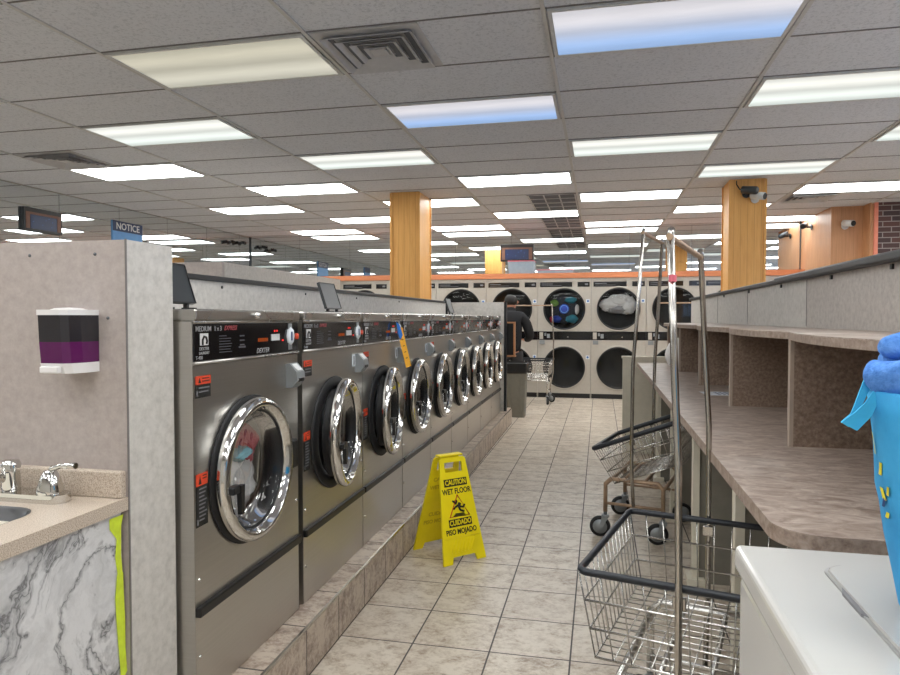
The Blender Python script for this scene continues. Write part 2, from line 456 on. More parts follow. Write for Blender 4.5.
# rear wall (behind the viewer) with shop window, seen in the mirrors
def wall_x_window(name, y0, y1, wins, z0, z1, mat):
    b = MB(); x = XL
    for a, c in wins:
        b.box(x, a, y0, y1, 0, H); b.box(a, c, y0, y1, 0, z0); b.box(a, c, y0, y1, z1, H); x = c
    b.box(x, XR, y0, y1, 0, H)
    return struct(b.build(name, mat))
WIN_R = [(2.3, 5.6)]
wall_x_window('wall_rear', YR - .15, YR, WIN_R, .7, 2.45, M['paint'])
b = MB(); y = YR
WR = [(-1.6, 1.9), (2.3, 5.8)]
for a, c in WR:
    b.box(XR, XR + .15, y, a, 0, H); b.box(XR, XR + .15, a, c, 0, .6); b.box(XR, XR + .15, a, c, 2.5, H); y = c
b.box(XR, XR + .15, y, YB + .9, 0, H)
struct(b.build('wall_right', M['paint']))
struct(MB().box(3.4, XR, YB + .7, YB + .9, 0, H).build('wall_far', M['paint']))
def window(n, p0, p1, z0, z1, axis):
    fr = MB(); a, c = p0, p1
    for u in (a, (a + c) / 2 - .02, c - .04):
        if axis == 'y': fr.box(u, u + .04, YR - .1, YR - .05, z0, z1)
        else: fr.box(XR + .05, XR + .1, u, u + .04, z0, z1)
    for z in (z0, z1 - .04):
        if axis == 'y': fr.box(a + .04, c - .04, YR - .1, YR - .05, z, z + .04)
        else: fr.box(XR + .05, XR + .1, a + .04, c - .04, z, z + .04)
    o = struct(fr.build('window_%d' % n, M['black']))
    gb = MB()
    if axis == 'y': gb.box(a, c, YR - .078, YR - .072, z0, z1)
    else: gb.box(XR + .072, XR + .078, a, c, z0, z1)
    gb.build('pane', M['pane'], o)
window(1, 2.3, 5.6, .7, 2.45, 'y'); window(2, -1.6, 1.9, .6, 2.5, 'x'); window(3, 2.3, 5.8, .6, 2.5, 'x')

# ------------------------------------------------------------------ ceiling lights
COLN = {-5: 'along the left mirror wall', -4: 'in the second left column', -3: 'over the island left of the washers', -2: 'over the half wall left of the washers',
        -1: 'over the washer row', 0: 'over the middle of the aisle', 1: 'over the right folding table', 2: 'just right of the folding table',
        3: 'two columns right of the folding table', 4: 'along the right window wall'}
cnt = {}
lp = None
def light_proto():
    t = thing('ceiling_light', 'x', 'ceiling light')
    hw, hd = CW / 2 - .03, CP / 2 - .022
    f = MB()
    for a in (-1, 1):
        f.box(-hw - .012, hw + .012, a * hd - .010, a * hd + .010, -.012, 0)
        f.box(a * hw - .010, a * hw + .010, -hd + .01, hd - .01, -.012, 0)
    f.build('frame', M['white_metal'], t)
    d = MB(); d.box(-hw + .01, hw - .01, -hd + .01, hd - .01, -.0085, -.0005)
    d.build('diffuser', M['lens'], t)
    return t
lp = light_proto(); lfirst = True
ldm = {}
for k in range(-5, 5):
    for r in range(-8, 13):
        if (r % 4) != (0 if k % 2 == 0 else 2): continue
        x = CX0 + CW * (k + .5); yy = CY0 + CP * (r + .5)
        if x - .6 < XL or x + .6 > XR: continue
        if yy < YR + .4 or yy > YB - .2 or (x > 2.9 and yy > 9.2): continue
        o = lp if lfirst else copy_tree(lp); lfirst = False
        o.location = (x, yy, H - .001)
        i = cnt.get(k, 0); front = yy > 1.5
        if front:
            cnt[k] = i + 1
            lab = 'fluorescent ceiling light %s, %s from the camera' % (COLN[k], ORD[i] if i else 'nearest')
        else:
            j = cnt.get((k, 'b'), 0); cnt[(k, 'b')] = j + 1
            lab = 'rear ceiling light %s, %s from the rear wall' % (COLN[k], ORD[j])
        key = 'lens'
        if (k, r) == (-2, 0): key = 'lens_warm'; lab = 'dim yellowed fluorescent ceiling light over the half wall, nearest left of the square vent'
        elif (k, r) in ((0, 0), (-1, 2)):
            key = 'lens_daylight_tint'; lab = ('large fluorescent ceiling light, half tinted by blue daylight reflection, nearest the camera over the aisle' if k == 0 else 'fluorescent ceiling light, half tinted by blue daylight reflection, over the washer row, behind the square vent')
        elif (k, r) in ((-3, 2), (1, 2), (0, 4), (-2, 4), (1, 6), (2, 4)): key = 'lens_mid'
        tag(o, lab, 'ceiling light', 'fluorescent ceiling lights')
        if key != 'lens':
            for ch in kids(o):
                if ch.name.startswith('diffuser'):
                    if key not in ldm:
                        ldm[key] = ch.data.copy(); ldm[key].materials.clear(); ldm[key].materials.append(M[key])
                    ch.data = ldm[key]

# vents
def square_vent(x, y, label):
    t = thing('ceiling_vent', label, 'ceiling vent', (x, y, H))
    MB().box(-.29, .29, -.285, .285, -.006, 0).build('plate', M['vent'], t)
    b = MB()
    for i, s in enumerate((.25, .19, .13, .07)):
        z1 = -.006; z0 = -.03 + .003 * i
        o = [(-s, -s), (s, -s), (s, s), (-s, s)]; q = s - .028
        inn = [(-q, -q), (q, -q), (q, q), (-q, q)]
        vo = [b.b.verts.new((p[0], p[1], z0)) for p in o]; vi = [b.b.verts.new((p[0], p[1], z1)) for p in inn]
        vo2 = [b.b.verts.new((p[0], p[1], z0 + .004)) for p in o]
        for a in range(4):
            c = (a + 1) % 4; b.b.faces.new((vo[a], vo[c], vi[c], vi[a])); b.b.faces.new((vo2[a], vo2[c], vo[c], vo[a]))
    b.box(-.045, .045, -.045, .045, -.02, -.006)
    b.build('louvre', M['vent'], t)
    d = MB()
    for s in (.222, .162, .102):
        for (x0, x1, y0, y1) in ((-s, s, s - .03, s), (-s, s, -s, -s + .03), (-s, -s + .03, -s + .03, s - .03), (s - .03, s, -s + .03, s - .03)):
            d.box(x0, x1, y0, y1, -.0075, -.006)
    d.build('duct_gap', M['ventdark'], t)
    return t
square_vent(-1.185, 3.54, 'dusty square ceiling vent beside the yellowed light above the washers')
square_vent(-4.845, 5.34, 'square ceiling vent at far left above the notice sign')
square_vent(2.47, 8.94, 'square ceiling vent at the right near the brick wall')
def grille(y, label):
    t = thing('return_grille', label, 'return grille', (-.577, y, H))
    MB().box(-.29, .29, -.285, .285, -.005, 0).build('backing', M['ventdark'], t)
    f = MB()
    for u in (-.285, -.1, .085, .27):
        f.box(u, u + .015, -.285, .285, -.012, -.005)
    for u in (-.285, -.01, .27):
        f.box(-.285, .285, u, u + .015, -.011, -.005)
    f.build('frame', M['vent'], t)
grille(8.34, 'dark return grille in the ceiling, nearest of the four over the aisle')
grille(8.94, 'dark return grille in the ceiling, second of the four over the aisle')
grille(10.14, 'dark return grille in the ceiling, third of the four over the aisle')
grille(10.74, 'dark return grille in the ceiling, farthest of the four above the dryers')

# ------------------------------------------------------------------ pillars
def pillar(x0, x1, y0, y1, label):
    t = thing('wood_clad_pillar', label, 'pillar', ((x0 + x1) / 2, (y0 + y1) / 2, 0))
    hx, hy = (x1 - x0) / 2, (y1 - y0) / 2
    MB().box(-hx, hx, -hy, hy, 0, H - .001).build('panelling', M['wood'], t)
    c = MB()
    for sx in (-1, 1):
        for sy in (-1, 1):
            c.box(sx * hx - .012, sx * hx + .012, sy * hy - .012, sy * hy + .012, 0, H - .009)
    c.build('corner_bead', M['wood'], t)
    MB().box(-hx - .015, hx + .015, -hy - .015, hy + .015, 0, .1).build('base_trim', M['black'], t)
pillar(-2.40, -2.06, 7.56, 8.08, 'honey wood pillar rising behind the half wall of the washer row')
pillar(1.34, 1.69, 7.64, 8.05, 'honey wood pillar behind the folding table carrying two security cameras')

# ------------------------------------------------------------------ step platform
def row_x(y): return -.006 * y           # the washer row runs a hair off the aisle direction
RZ = math.atan(.006)
st = thing('tiled_step', 'tan tiled plinth step under the row of washers', 'step')
st.location = (0, 0, 0); st.rotation_euler = (0, 0, RZ)
MB().box(-1.74, -1.0, 1.66, 8.17, 0, .19).build('tile_body', M['step'], st)
MB().box(-1.003, -.994, 1.66, 8.173, .182, .1925).build('edge_trim', M['pole'], st)

# ------------------------------------------------------------------ washers
def label_stack(b, y0, y1, z0, z1, x): b.box(0, x, y0, y1, z0, z1)
def washer_proto():
    t = thing('front_load_washer', 'x', 'washing machine')
    W = .3335; top = 1.125; D = .66
    cy, cz, R = -.028, .617, .2
    # cabinet: front plate with door hole, sides, back
    c = MB()
    c.plate_hole(-W, W, .285, .965, cy, cz, R, 0)
    c.box(-D, -.0005, -W, -W + .006, 0, 1.09); c.box(-D, -.0005, W - .006, W, 0, 1.09); c.box(-D, -D + .006, -W, W, 0, 1.09)
    c.box(-.03, .0005, -W + .0015, W - .0015, .002, .256)
    c.box(-.02, -.004, -W + .007, W - .007, .965, 1.09)
    c.box(-.02, -.002, -W + .007, W - .007, .258, .285)
    c.build('cabinet', M['steel'], t)
    MB().lathe([(R, 0), (R, -.07), (.24, -.08), (.24, -.42), (.001, -.43)], 40, 'x', (0, cy, cz)).build('drum', M['drum'], t)
    MB().box(-D, .012, -W, W, 1.09, top, .006).build('top_cap', M['steel_trim'], t)
    MB().lathe([(.001, .026), (.008, .026), (.009, .011)], 12, 'x', (0, 0, 1.108)).build('cap_lock', M['chrome'], t)
    MB().box(-.004, .016, -W + .002, W - .002, .258, .286, .004).build('black_strip', M['black'], t)
    f = MB(); f.tube([(.003, -W, .972), (.003, W, .972)], .005, 6); f.tube([(.003, -W, 1.088), (.003, W, 1.088)], .004, 6)
    f.build('panel_trim', M['steel_trim'], t)
    for (y, z) in ((-W + .02, .36), (W - .02, .42), (-W + .02, .14)):
        MB().lathe([(.006, .0), (.006, .003), (.001, .005)], 10, 'x', (0, y, z)).build('screw', M['chrome'], t)
    # control panel
    p = MB().box(-.004, .004, -W + .004, W - .003, .978, 1.083, .001).build('control_panel', M['blackgloss'], t)
    X = .0045
    for (tx, sz, al, sp, sh, yy, zz) in (('MEDIUM', .021, 'LEFT', 1, 0, -.325, 1.068), ('1 x 3', .02, 'LEFT', 1, 0, -.232, 1.068), ('DEXTER', .013, 'CENTER', 1, 0, -.283, 1.012),
            ('LAUNDRY', .011, 'CENTER', 1, 0, -.283, 1.0), ('T-400', .014, 'LEFT', 1, 0, -.325, .987), ('DEXTER', .023, 'CENTER', 1.05, .3, .06, .991)):
        MB().mesh_add(text_mesh(tx, sz, al, sp, sh, .0002), T(X, yy, zz) @ FX).build('lettering', M['printdim'], p)
    MB().box(.004, .0052, -.303, -.263, 1.022, 1.056).build('horse_emblem', M['printwhite'], p)
    k = MB(); k.tube([(.0055, -.293, 1.023), (.0055, -.293, 1.037), (.0055, -.286, 1.047), (.0055, -.276, 1.045), (.0055, -.271, 1.034), (.0055, -.274, 1.026)], .0036, 6)
    k.build('horse_mark', M['signblack'], p)
    MB().mesh_add(text_mesh('EXPRESS', .019, 'LEFT', shear=.35, bold=.0003), T(X, -.178, 1.069) @ FX).build('red_lettering', M['dimred'], p)
    q = MB()
    for i in range(7):
        q.box(.004, .0048, -.205, -.205 + (.07 if i else .04) - .004 * (i % 3), 1.045 - i * .008, 1.0475 - i * .008)
    q.build('instruction_print', M['instr'], p); q = MB()
    for i in range(3): q.box(.004, .0048, -.088, -.06, 1.042 - i * .014, 1.046 - i * .014)
    q.box(.004, .0046, -.095, -.053, 1.006, 1.012)
    q.build('temperature_print', M['instr'], p)
    d = MB()
    for i in range(5): d.box(.004, .005, .028 + i * .014, .038 + i * .014, 1.021, 1.033)
    d.build('price_display', M['orangeled'], p)
    d = MB()
    for i in range(4): d.box(.004, .008, .118 + i * .015, .130 + i * .015, 1.022, 1.044)
    d.build('cycle_button', M['printwhite'], p)
    for (ya, yb, za, zb) in ((.140, .147, 1.052, 1.058), (.158, .165, 1.052, 1.058), (.200, .210, 1.018, 1.024)): MB().box(.004, .006, ya, yb, za, zb).build('indicator_light', M['redlight'], p)
    k = MB(); k.box(.004, .007, .247, .277, .985, 1.08, .001); k.build('payment_strip', M['greybox'], p)
    k = MB(); k.lathe([(.026, .004), (.026, .009), (.024, .012), (.001, .012)], 8, 'x', (0, .262, 1.034)); 
    for v in k.b.verts: v.co.z = 1.034 + (v.co.z - 1.034) * 1.25
    dial = k.build('payment_pad', M['stickerwhite'], p)
    MB().box(.0118, .0128, .256, .268, 1.018, 1.05).build('pad_mark', M['navy'], p)
    MB().lathe([(.011, .004), (.011, .012), (.001, .013)], 16, 'x', (0, .312, 1.032)).build('start_button', M['red'], p)
    # card reader
    r = MB()
    prof = [(.0, .0), (.0, .085), (.015, .088), (.042, .058), (.046, .028), (.024, .0)]
    r.prism([(a, b + .848) for a, b in prof], .235, .30, 'xz')
    co = r.build('card_reader', M['greybox'], t)
    k = MB(); k.box(.0425, .0475, .249, .287, .87, .882); k.build('slot', M['black'], co)
    k = MB(); k.box(-.016, .016, -.02, .02, -.001, .001, M=T(.0292, .268, .9215) @ Matrix.Rotation(math.radians(42), 4, 'Y'))
    k.build('screen', M['printwhite'], co)
    # stickers
    def sticker(name, y, z, w, h, red):
        s = MB().box(0, .0012, y - w / 2, y + w / 2, z - h / 2, z + h / 2).build(name, M['signblack'], t)
        s2 = MB().box(.001, .0018, y - w / 2, y + w / 2, z + h / 2 - red, z + h / 2).build('red_band', M['red'], s)
        pr = MB()
        for i in range(int((h - red) / .011) - 1):
            pr.box(.001, .0018, y - w / 2 + .014, y + w / 2 - .006 - .006 * (i % 3), z + h / 2 - red - .012 - i * .011, z + h / 2 - red - .008 - i * .011)
        pr.box(.001, .0018, y - w / 2 + .004, y - w / 2 + .010, z - h / 2 + .006, z - h / 2 + .022)
        pr.build('small_print', M['printgrey'], s)
        ic = MB(); ic.prism([(y - w / 2 + .012, z + h / 2 - red + .004), (y - w / 2 + .026, z + h / 2 - red + .004), (y - w / 2 + .019, z + h / 2 - .005)], .0018, .0022, 'yz')
        for i in range(2): ic.box(.0018, .0022, y - w / 2 + .032, y + w / 2 - .006, z + h / 2 - .009 - .008 * i, z + h / 2 - .006 - .008 * i)
        ic.build('warning_mark', M['signblack'], s)
        return s
    sticker('warning_sticker', -.285, .905, .075, .062, .024)
    sticker('door_sticker', -.2965, .585, .058, .15, .034)
    # door: gasket on the cabinet, then the swinging chrome door
    MB().lathe([(.234, 0), (.236, .006), (.23, .01), (.2, .016), (.185, .012), (.185, -.05), (.2, -.06)], 56, 'x', (0, cy, cz)).build('door_gasket', M['rubber'], t)
    hy = .235                                 # hinge offset
    dr = MB()
    dr.lathe([(.205, .0), (.220, .002), (.227, .010), (.228, .026), (.224, .036), (.214, .043), (.204, .044), (.199, .041), (.196, .034), (.190, .030), (.186, .018), (.186, .0)], 72, 'x', (0, -hy, 0), closed=True)
    door = dr.build('door', M['chrome'], t, (.008, cy + hy, cz))
    MB().lathe([(.187, .016), (.175, .006), (.165, -.02), (.12, -.034), (.06, -.04), (.001, -.042)], 40, 'x', (0, -hy, 0)).build('door_glass', M['glass'], door)
    MB().lathe([(.19, .018), (.184, .02), (.176, -.02), (.188, -.034)], 48, 'x', (0, -hy, 0)).build('door_seal', M['rubber'], door)
    hd = MB()
    hd.box(.03, .058, -hy - .208, -hy - .158, -.036, -.012, .005)
    hd.prism([(-hy - .172, -.014), (-hy - .148, -.014), (-hy - .152, -.098), (-hy - .166, -.102)], .045, .06, 'yz')
    hd.build('door_handle', M['black'], door)
    hg = MB(); hg.box(-.01, .04, -.02, .03, -.05, .05, .006); hg.build('hinge', M['black'], door)
    return t
wp = washer_proto()
for c in kids(wp):
    if c.name.startswith('door_sticker') or c.name.startswith('warning_sticker'): c['label'] = 'red and black warning sticker'
YW = [1.645 + .34] + [2.355 + .3375 + .675 * i for i in range(8)]
WLAB = ['nearest stainless front loading washer, pink and white laundry behind its closed door',
        'second stainless washer from the camera, empty, door ajar, black placard on its top',
        'third stainless washer from the camera, door ajar, amber tag hanging at its panel',
        'fourth stainless washer from the camera, door closed, beside the amber tag',
        'fifth stainless washer from the camera, midway along the row',
        'sixth stainless washer from the camera, below the farthest black placard',
        'seventh stainless washer from the camera in the row',
        'eighth stainless washer from the camera, next to last in the row',
        'ninth and last stainless washer, against the far end panel']
OPEN = [0, 7.5, 7, 1, 1, 1, 1, 1, 1]
XF = -1.09
for i, y in enumerate(YW):
    o = wp if i == 0 else copy_tree(wp)
    o.location = (XF + row_x(y), y, .1905); o.rotation_euler = (0, 0, RZ)
    tag(o, WLAB[i], 'washing machine', 'stainless washers in the left row')
    for c in kids(o):
        if c.name.split('.')[0] == 'door': c.rotation_euler = (0, 0, math.radians(OPEN[i]))
# white price labels beside the card readers of washers 2..5
for i in (1, 2, 3):
    t = MB().box(0, .002, -.018, .018, -.028, .028).build('price_label', M['stickerwhite'], None, (XF + row_x(YW[i]) + .0005, YW[i] + .215, .19 + .905), (0, 0, RZ))
    MB().box(.002, .0026, -.006, .006, -.02, .02).build('price_print', M['printgrey'], t)
    tag(t, ['', 'small white label beside the card reader on the second washer', 'small white label left of the amber tag on the third washer', 'small white label beside the card reader on the fourth washer'][i], 'label')

# crumpled laundry
def crumple(name, mat, loc, sc, seed, amp=.45, sub=4, rot=0):
    b = MB(); bmesh.ops.create_icosphere(b.b, subdivisions=sub, radius=1)
    for v in b.b.verts:
        p = v.co.copy(); q = p * 1.7 + Vector((seed * 3.1, seed * 1.7, seed))
        d = noise.noise(q) * .6 + (1 - abs(noise.noise(q * 1.9)) * 2) * .35 + noise.noise(q * 4.5) * .16
        d += .20 * (1 - 2 * abs(noise.noise(q * 3.3 + Vector((seed, 0, 0)))))
        p *= 1 + amp * d
        v.co = Vector((p.x * sc[0], p.y * sc[1], p.z * sc[2]))
    for f in b.b.faces: f.smooth = True
    return b.build(name, mat, None, loc, (0, 0, rot))
y0 = YW[0]; x0 = XF
LN = [('g_white', (-.13, -.01, .745), (.075, .14, .10), 'crumpled white laundry at the bottom of the nearest washer drum'),
      ('g_red', (-.12, -.055, .895), (.06, .09, .06), 'crimson garment behind the glass of the nearest washer'),
      ('g_pink', (-.115, .07, .855), (.05, .075, .065), 'rose coloured garment at the right of the nearest washer drum'),
      ('g_teal', (-.07, .0, .845), (.03, .055, .022), 'pale teal garment between crimson and white laundry in nearest washer'),
      ('g_grey', (-.16, .01, .965), (.06, .09, .05), 'pale grey garment at the top of the nearest washer load')]
for i, (m, d, s, lb) in enumerate(LN):
    tag(crumple('garment', M[m], (x0 + d[0], y0 + d[1], d[2]), s, i + 2), lb, 'laundry')

# placards on the washer tops
def placard(y, label, w=.09, h=.125):
    t = thing('washer_placard', label, 'placard', (XF - .10 + row_x(y), y, .19 + 1.125), RZ)
    a = math.radians(-18)
    MB().box(-.006, .006, -w, w, .018, .018 + h, .002, M=Matrix.Rotation(a, 4, 'Y')).build('board', M['placard'], t)
    f = MB()
    for s in (-1, 1):
        f.box(-.022, .022, s * w * .6 - .006, s * w * .6 + .006, 0, .006); f.box(-.016, -.004, s * w * .6 - .006, s * w * .6 + .006, .004, .03)
    f.build('foot', M['black'], t)
    e = MB(); R_ = Matrix.Rotation(a, 4, 'Y')
    for (ya, yb, za, zb) in ((-w, w, .018, .022), (-w, w, .018 + h - .004, .018 + h), (-w, -w + .004, .018, .018 + h), (w - .004, w, .018, .018 + h)):
        e.box(.005, .008, ya, yb, za, zb, M=R_)
    e.build('border', M['black'], t)
placard(1.735, 'black slanted placard on the nearest washer, half hidden by the partition')
placard(2.93, 'black slanted placard standing on the second washer')
placard(5.55, 'black slanted placard, farthest one, on the sixth washer')

# amber tag hanging on washer three
t = thing('hanging_tag', 'amber cardboard tag on a blue tie hanging from the third washer', 'tag', (XF - .02 + .03, 3.535, 1.255), math.radians(-42))
TL = Matrix.Rotation(math.radians(15), 4, 'X')
MB().box(-.0015, .0015, -.017, .017, -.245, -.02, M=TL).build('card', M['tagorange'], t)
pb = MB()
for i in range(4): pb.box(.0015, .0021, -.006, .006, -.09 - i * .035, -.086 - i * .035, M=TL)
pb.build('print', M['signblack'], t)
b = MB(); b.prism([(-.018, .012), (.0, .0), (.012, -.03), (.022, -.06), (.006, -.085), (-.006, -.055), (-.012, -.02)], .002, .006, 'yz'); b.build('tie', M['tagblue'], t)

# ------------------------------------------------------------------ half walls left
t = thing('half_wall', 'long pale laminate half wall behind the washers with dark rail', 'half wall')
MB().box(-1.90, -1.80, 1.64, 7.80, 0, 1.465).build('panel', M['laminate_light'], t)
MB().box(-1.915, -1.785, 1.64, 7.70, 1.465, 1.49, .004).build('rail', M['darkrail'], t)
sc = MB()
for yy in (2.3, 2.95, 3.9, 4.8, 5.9): sc.lathe([(.008, 0), (.008, .004), (.001, .006)], 10, 'x', (-1.80, yy, 1.44))
sc.build('screw', M['darkrail'], t)
t = thing('end_panel', 'cream laminate panel closing the far end of the washer row', 'end panel')
MB().box(-1.775, -1.10, 7.81, 7.86, .192, 1.475).build('panel', M['laminate_light'], t)
MB().box(-1.10, -1.07, 7.81, 7.87, .192, 1.475).build('post', M['darkrail'], t)
t = thing('half_wall', 'tall laminate block wall behind the half wall, left background', 'half wall')
MB().box(-3.50, -3.0, 4.92, 7.46, 0, 1.745).build('panel', M['laminate_light'], t)
MB().box(-3.505, -2.995, 4.915, 4.95, 0, 1.747).build('end_face', M['laminate_warm'], t)

# near partition with soap dispenser, counter, sink
t = thing('partition', 'mottled greige laminate partition between the sink and the washers', 'partition')
MB().box(-2.5, -1.15, 1.455, 1.638, 0, 1.485).build('core', M['laminate_light'], t)
MB().box(-2.5, -1.151, 1.449, 1.455, 0, 1.484).build('facing', M['laminate_warm'], t)
MB().box(-1.1505, -1.1475, 1.449, 1.4535, 0, 1.486).build('edge_line', M['gridgap'], t)
sc = MB()
for (x, z) in ((-1.235, 1.45), (-1.43, 1.45), (-1.20, 1.29)): sc.lathe([(.004, 0), (.004, -.002), (.001, -.003)], 8, 'y', (x, 1.449, z))
sc.build('screw', M['ventdark'], t)

t = thing('sink_counter', 'speckled beige vanity counter with marble film cabinet side', 'counter', (-1.15, 1.449, 0))
# counter slab with sink cutout (local: x<0 left, y<0 to viewer)
sx0, sx1, sy0, sy1 = -.60, -.115, -.50, -.135
c = MB()
c.box(-1.3, sx0, -.66, 0, .81, .842); c.box(sx1, 0, -.66, 0, .81, .842); c.box(sx0, sx1, sy1, 0, .81, .842); c.box(sx0, sx1, -.66, sy0, .81, .842)
c.build('countertop', M['counter'], t)
MB().box(-1.3, -.004, -.022, 0, .842, .909, .004).build('backsplash', M['counter'], t)
bs = MB(); n = 8
def rr(x0, x1, y0, y1, r, z):
    pts = []
    for (cx, cy, a0) in ((x1 - r, y1 - r, 0), (x0 + r, y1 - r, PI / 2), (x0 + r, y0 + r, PI), (x1 - r, y0 + r, 1.5 * PI)):
        for k in range(7): a = a0 + k * PI / 12; pts.append((cx + r * math.cos(a), cy + r * math.sin(a), z))
    return pts
rings = [rr(sx0, sx1, sy0, sy1, .07, .8425), rr(sx0 + .006, sx1 - .006, sy0 + .006, sy1 - .006, .07, .836), rr(sx0 + .02, sx1 - .02, sy0 + .02, sy1 - .02, .07, .70), rr(sx0 + .06, sx1 - .06, sy0 + .06, sy1 - .06, .05, .68)]
vr = [[bs.b.verts.new(p) for p in r] for r in rings]
for a, b2 in zip(vr, vr[1:]):
    for k in range(len(a)): f = bs.b.faces.new((a[k], a[(k + 1) % len(a)], b2[(k + 1) % len(a)], b2[k])); f.smooth = True
bs.b.faces.new(vr[-1])
# rim plate filling square corners of the cutout
bs.build('basin', M['basin'], t)
cf = MB()
for (cx, cy, a0) in ((sx1, sy1, 0), (sx0, sy1, PI / 2), (sx0, sy0, PI), (sx1, sy0, 1.5 * PI)):
    r = .07; ccx = cx + (-r if cx == sx1 else r); ccy = cy + (-r if cy == sy1 else r)
    poly = [(cx, cy)] + [(ccx + r * math.cos(a0 + k * PI / 12), ccy + r * math.sin(a0 + k * PI / 12)) for k in range(6, -1, -1)]
    cf.prism(poly, .812, .842, 'xy')
cf.build('cutout_corner', M['counter'], t)
MB().box(-1.29, -.016, -.64, -.01, .0, .809).build('cabinet', M['cream'], t)
MB().box(-.0155, -.012, -.64, -.012, .0, .806).build('marble_film', M['marble'], t)
tp = MB()
R2 = random.Random(3)
def ribbon(pts, w):
    L = []
    for (y, z), ww in zip(pts, w):
        L.append((tp.b.verts.new((-.0115 + R2.uniform(0, .003), y - ww, z)), tp.b.verts.new((-.0115 + R2.uniform(0, .003), y + ww, z))))
    for a, b2 in zip(L, L[1:]): tp.b.faces.new((a[0], a[1], b2[1], b2[0]))
ribbon([(-.030, .80), (-.034, .775), (-.022, .745), (-.026, .70), (-.02, .66), (-.022, .62), (-.014, .60)], [.024, .02, .009, .009, .009, .012, .004])
ribbon([(-.02, .655), (-.024, .60), (-.02, .53), (-.016, .46), (-.012, .40), (-.014, .385)], [.012, .015, .015, .013, .012, .003])
ribbon([(-.022, .40), (-.02, .36), (-.022, .31), (-.02, .2), (-.022, .02)], [.004, .010, .012, .012, .012])
tp.build('lime_tape', M['tape'], t)
# faucet
t = thing('faucet', 'chrome two handle faucet on the beige sink counter', 'faucet', (-1.425, 1.375, .8425))
b = MB(); b.prism(rr2 := [(p[0], p[1]) for p in rr(-.155, .165, -.03, .03, .029, 0)], 0, .02, 'xy'); b.build('base_plate', M['chrome'], t)
for sx in (-.105, .115):
    h = MB(); h.lathe([(.03, .018), (.031, .03), (.022, .06), (.014, .075), (.001, .078)], 24, 'z', (sx, 0, 0)); hb = h.build('handle_base', M['chrome'], t)
    sg = 1 if sx > 0 else -1
    h = MB(); h.tube([(sx, 0, .068), (sx + sg * .012, -.004, .082), (sx + sg * .04, -.008, .09), (sx + sg * .085, -.012, .093)], [.009, .008, .0065, .008], 10); h.build('lever', M['chrome'], hb)
h = MB(); h.lathe([(.02, .018), (.022, .03), (.02, .065), (.023, .085), (.018, .095), (.001, .096)], 24, 'z', (.0, 0, 0)); h.build('spout_base', M['chrome'], t)
h = MB(); h.tube([(0, 0, .045), (-.02, -.06, .075), (-.03, -.13, .085), (-.034, -.165, .075), (-.035, -.172, .06)], [.012, .011, .01, .01, .01], 12); h.build('spout', M['chrome'], t)

# soap dispenser
t = thing('soap_dispenser', 'white wall soap dispenser half full of purple soap', 'soap dispenser', (-1.2745, 1.449, 1.150))
bk = MB(); bk.box(-.046, .046, -.012, 0, .02, .160, .004); bk.build('back_plate', M['whiteplastic'], t)
def disp(z0, z1, s=1.0, d=.095, taper=1.0):
    mb = MB()
    def ring(z, k):
        poly = [(-.047 * s, 0), (-.047 * s, -d * k + .012), (-.04 * s, -d * k), (.022 * s, -d * k), (.036 * s, -d * k + .012), (.045 * s, -d * k + .04), (.047 * s, -d * k + .06), (.047 * s, 0)]
        return [mb.b.verts.new((p[0], p[1], z)) for p in poly]
    a, b2 = ring(z0, taper), ring(z1, 1.0); n = len(a)
    mb.b.faces.new(a[::-1]); mb.b.faces.new(b2)
    for i in range(n): mb.b.faces.new((a[i], a[(i + 1) % n], b2[(i + 1) % n], b2[i]))
    return mb
disp(.082, .147, .995, .098, .97).build('clear_window', M['smoke'], t)
disp(.031, .0825, .994, .0953, .95).build('soap_fill', M['soap'], t)
disp(.147, .160, 1.02, .101).build('lid', M['whiteplastic'], t)
MB().lathe([(.001, .006), (.03, .004), (.042, .0)], 24, 'z', (.0, -.045, .160)).build('lid_dome', M['whiteplastic'], t)
disp(.006, .031, 1.0, .093, .9).build('base', M['whiteplastic'], t)
MB().box(-.036, .016, -.101, -.088, .008, .024, .003).build('push_lever', M['whiteplastic'], t)

# ------------------------------------------------------------------ wet floor sign
ang = math.radians(46)
t = thing('wet_floor_sign', 'yellow folding wet floor caution sign standing in the aisle', 'caution sign', (-.80, 3.55, 0), ang - 0)
HS, SP, ZF = .55, .155, .55 / .635
def leaf(sgn):
    b = MB()
    th = math.atan2(SP - .02, HS)
    q = lambda L: [(u, v * ZF) for u, v in L]
    polys = [[(-.135, 0), (-.08, 0), (-.07, .04), (.07, .04), (.08, 0), (.135, 0), (.0895, .545), (-.0895, .545)],
             [(-.0895, .545), (-.056, .545), (-.056, .605), (-.0845, .605)], [(.056, .545), (.0895, .545), (.0845, .605), (.056, .605)],
             [(-.0845, .605), (.0845, .605), (.083, .62), (.07, .635), (-.07, .635), (-.083, .62)]]
    for p in polys: b.prism(q(p), -.006, .006, 'xz')
    for i in range(7):
        u = -.07 + i * .021
        b.box(-.004, .004, -.011, -.006, -.035, .035, M=T(u + .008, 0, .088) @ Matrix.Rotation(math.radians(25), 4, 'Y'))
    b.tube([(-.112, -.006, .13), (.112, -.006, .13)], .003, 6)
    M_ = Matrix.Rotation(-sgn * th, 4, 'X')
    if sgn < 0: M_ = M_ @ Matrix.Rotation(PI, 4, 'Z')
    return b, T(0, -sgn * SP, .0) @ M_
def sgn_part(name, mat, lf, M0, fn):
    k = MB(); fn(k); bmesh.ops.transform(k.b, matrix=M0, verts=k.b.verts); k.build(name, mat, lf)
